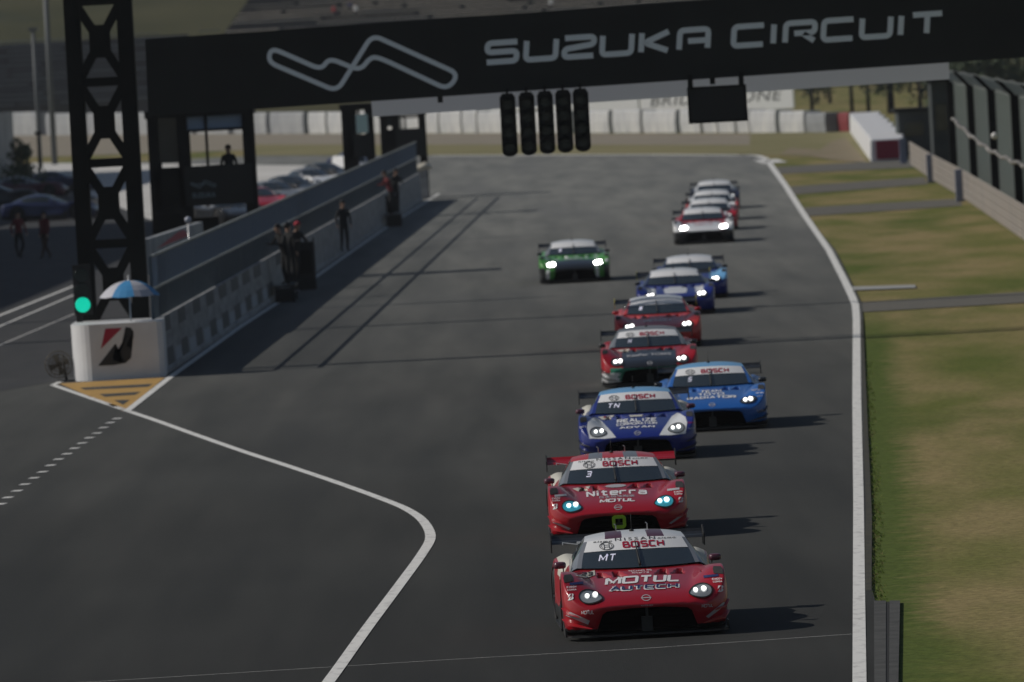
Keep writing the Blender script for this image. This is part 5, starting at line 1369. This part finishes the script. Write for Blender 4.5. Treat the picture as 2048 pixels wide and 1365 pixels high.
# terraces
def stand(name, label, x0, x1, Y0, rows, rise, run, skew, mtA, mtB, z0=0, hall=None):
    o = thing(name, label, 'grandstand', (0, Y0, 0)); bm = bmesh.new(); bs = bmesh.new()
    for k in range(rows):
        z = z0 + k * rise; y = k * run; xa = x0 + skew * k
        if xa > x1 - 2: break
        box(bm, ((xa + x1) / 2, y + run / 2, z / 2 - .2 + .3), (x1 - xa, run * .98, z + .4))
        x = xa + .5
        while x < x1 - 2:
            wseg = random.uniform(3, 14)
            if random.random() < .93: box(bs, (x + wseg / 2, y + run * .45, z + .56), (min(wseg, x1 - x - .3), run * .8, .10), mi=random.choice((0, 0, 1)))
            x += wseg + .6
    obj('terraces', bm, mtA, o); obj('seats', bs, mtB, o); return o
gcon = noisy('terrace_concrete', (.035, .035, .036), (.055, .054, .052), .3, .9)
stand('grandstand', 'grandstand of pale bench rows on the slope above the gantry board', -34, 72, 1042, 50, .48, .98, .36, gcon, [noisy('bench', (.98, .90, .78), (.80, .73, .63), .25, .8, (1, 3, 1), .42, .58), noisy('bench_dark', (.16, .15, .14), (.45, .42, .36), .2, .8, (1, 3, 1), .42, .58)], 6.0)
stand('grandstand', 'lower grandstand of dull blue-grey rows behind the lattice tower', -74, -35, 1024, 14, .55, 1.1, 0, gcon, [mat('seat_grey', (.20, .23, .26), .8), mat('seat_dark', (.11, .13, .15), .8)], 2.4)
# spectators
for i, (px, py, c) in enumerate(((668, 30, 'paint_red'), (712, 26, 'paint_white'), (1102, 8, 'paint_white'), (700, 18, 'decal_navy'))):
    kr = 12 if i != 2 else 15
    Yp = 1042 + kr * .98
    zf_ = lambda k_: 6.0 + k_ * .48 + .3
    kr = min(range(49), key=lambda k_: abs(zf_(k_) + .05 - P(px, py + 13, 1042 + k_ * .98).z)); Yp = 1042 + kr * .98 + .1
    person(0, 0, Yp + .2, M[c], cb, ['lone spectator in red on the grandstand benches', 'spectator in white beside the one in red on the benches', 'spectator in white higher up on the right of the benches', 'spectator in navy between the red and white ones'][i], zf_(kr), 'stand', 0, x=P(px, py, Yp).x)
# poles with lamps
def pole(px, py0, ytop, Y, w, label, mt, base=None):
    q = P(px, ytop, Y); o = thing('light_pole', label, 'pole', (q.x, Y, 0)); bm = bmesh.new(); tube(bm, [(0, 0, 0), (0, 0, q.z)], [w, w * .8], 8); obj('pole', bm, mt, o)
    bm = bmesh.new(); box(bm, (0, -.1, q.z + .1), (w * 4, w * 2, .2)); obj('lamp_head', bm, mt, o)
pm = mat('pole_paint', (.09, .10, .105), .6)
pole(88, 330, -60, 660, .22, 'tall grey light pole left of the lattice tower', pm)
pole(66, 330, 62, 640, .16, 'thin dark pole standing beside the tall grey light pole', pm)
pole(76, 330, 270, 560, .10, 'short dark post on the sunny apron left of the tower', M['gantry'])
for px, lb in ((1620, 'thin dark pole right of the lettered advertising board'), (1700, 'thin dark pole above the far red barrier bundle'), (1733, 'dark pole above the white topped barrier row'), (1778, 'thick dark pole left of the tall narrow hut')):
    pole(px, 220, 140, 700, .16 if px < 1770 else .3, lb, M['gantry'])
pole(760, 300, 150, 560, .06, 'very thin pole rising behind the small dark cabin', M['steel'])

# pit building on the left, mostly outside the frame
Xf = P(40, 300, 625).x
bl_ = thing('pit_building', 'grey pit building with a darker upper storey at the left edge of the picture', 'building', (Xf, 625, 0), 0)
tr_ = Vector((math.sin(math.radians(1.08)), math.cos(math.radians(1.08)), 0)); Lb = 412
def bbox(name, z0, z1, x0, x1, s0, s1, mt):
    bm = bmesh.new(); pts = [tr_ * -s0 + Vector((x1, 0, 0)), tr_ * -s1 + Vector((x1, 0, 0)), tr_ * -s1 + Vector((x0, 0, 0)), tr_ * -s0 + Vector((x0, 0, 0))]
    prism(bm, [(p.x, p.y) for p in pts], lambda x, y: Vector((x, y, z0)), lambda x, y: Vector((x, y, z1))); bmesh.ops.recalc_face_normals(bm, faces=bm.faces[:]); return obj(name, bm, mt, bl_)
bbox('garages', 0, 8.2, -30, 0, 25, Lb, noisy('pit_wall_grey', (.26, .26, .25), (.2, .2, .2), .1))
bbox('upper_storey', 8.25, 11.0, -30, -1.0, 25, Lb, noisy('pit_upper', (.13, .16, .18), (.10, .12, .14), .1))
bbox('stand_block', 11.05, 17.0, -30, -2.2, 215, Lb, noisy('pit_stand', (.13, .16, .18), (.10, .12, .14), .1))
bbox('roof', 17.05, 18.8, -30, -1.2, 213, Lb + 2, M['gantry'])
for k in range(16): bbox('garage_door', 0.02, 4.2, 0.005, .06, 6 + k * 25, 26 + k * 25, M['cover_grey'])
# bushes at its foot
M['leaf'] = mat('leaf', (.03, .05, .018), .8); M['leaf2'] = mat('leaf_light', (.05, .075, .025), .8)
def bush(px, py, Y, w, h, label, name='shrub', n=900):
    q = G(px, py) if Y is None else P(px, py, Y); o = thing(name, label, 'shrub' if name == 'shrub' else 'tree', (q.x, q.y, 0)); bm = bmesh.new()
    cl = [(random.uniform(-w / 2, w / 2), random.uniform(-w / 4, w / 4), random.uniform(.3, 1) * h * (.75), random.uniform(.18, .3) * min(w, h)) for _ in range(12)]
    for _ in range(n):
        cx, cy, cz, r = random.choice(cl); v = Vector((random.gauss(0, 1), random.gauss(0, 1), random.gauss(0, 1))).normalized() * r * random.uniform(.5, 1.1)
        c = Vector((cx, cy, cz)) + v; c.z = max(c.z, .05); s = random.uniform(.05, .13) * (h / 2.5)
        a = Vector((random.gauss(0, 1), random.gauss(0, 1), random.gauss(0, 1))).normalized(); b = a.orthogonal().normalized()
        f = bm.faces.new([bm.verts.new(c + a * s), bm.verts.new(c + b * s * .6), bm.verts.new(c - a * s), bm.verts.new(c - b * s * .6)]); f.material_index = random.choice((0, 0, 1))
    obj('crown', bm, [M['leaf'], M['leaf2']], o)
    bm = bmesh.new(); tube(bm, [(0, 0, 0), (0, 0, h * .5)], [.08 * h / 2, .03 * h / 2], 6); obj('trunk', bm, mat('bark', (.06, .045, .03), .9), o)
bush(15, 400, None, 3.4, 2.4, 'dark rounded shrub at the foot of the pit building')
bush(48, 372, None, 1.6, 3.4, 'narrow dark shrub on the sunny side of the pit building')
# background trees on the slope
for i, (px, Y, w_, h_, lb) in enumerate(((1660, 820, 10, 5.5, 'bushy dark tree behind the far red barrier'), (1840, 700, 9, 6, 'low dark tree left of the tall narrow hut'), (1960, 600, 6, 6.2, 'pale green tree top above the catch fence'))):
    bush(px, 200, Y, w_, h_, lb, 'tree', 1600)

# unseen masts added only to cast shadow lines across the track
for X, Y, hh, lb in ((-17.5, 240, 26, 'tall added shadow-casting mast, unseen outside the left edge, beside the pit lane'), (-20, 259, 14.5, 'shorter added shadow-casting mast next along the pit lane, unseen outside the left edge'), (-22, 340, 16, 'third added shadow-casting mast along the pit lane, unseen outside the left edge'), (-23, 371, 17, 'farthest added shadow-casting mast along the pit lane, unseen outside the left edge')):
    o = thing('shadow_mast', lb, 'mast', (X, Y, 0)); bm = bmesh.new(); tube(bm, [(0, 0, 0), (0, 0, hh)], [.38, .26], 10); obj('pole', bm, pm, o)
    bm = bmesh.new(); box(bm, (0, 0, hh), (2.2, .3, .9)); obj('mast_head', bm, pm, o)

# ================================================================== HAZE
bm = bmesh.new(); box(bm, (0, 1090, 52), (900, 2360, 110))
hz = obj('haze', bm, None); hz['kind'] = 'stuff'; hz['label'] = 'thin warm summer haze over the circuit'
hm = bpy.data.materials.new('haze'); hm.use_nodes = True; n_ = hm.node_tree; n_.nodes.clear()
ou = n_.nodes.new('ShaderNodeOutputMaterial'); pv = n_.nodes.new('ShaderNodeVolumePrincipled')
pv.inputs['Density'].default_value = .00008; pv.inputs['Color'].default_value = (.9, .93, 1, 1); pv.inputs['Anisotropy'].default_value = .3
n_.links.new(pv.outputs[0], ou.inputs['Volume']); hz.data.materials.clear(); hz.data.materials.append(hm)
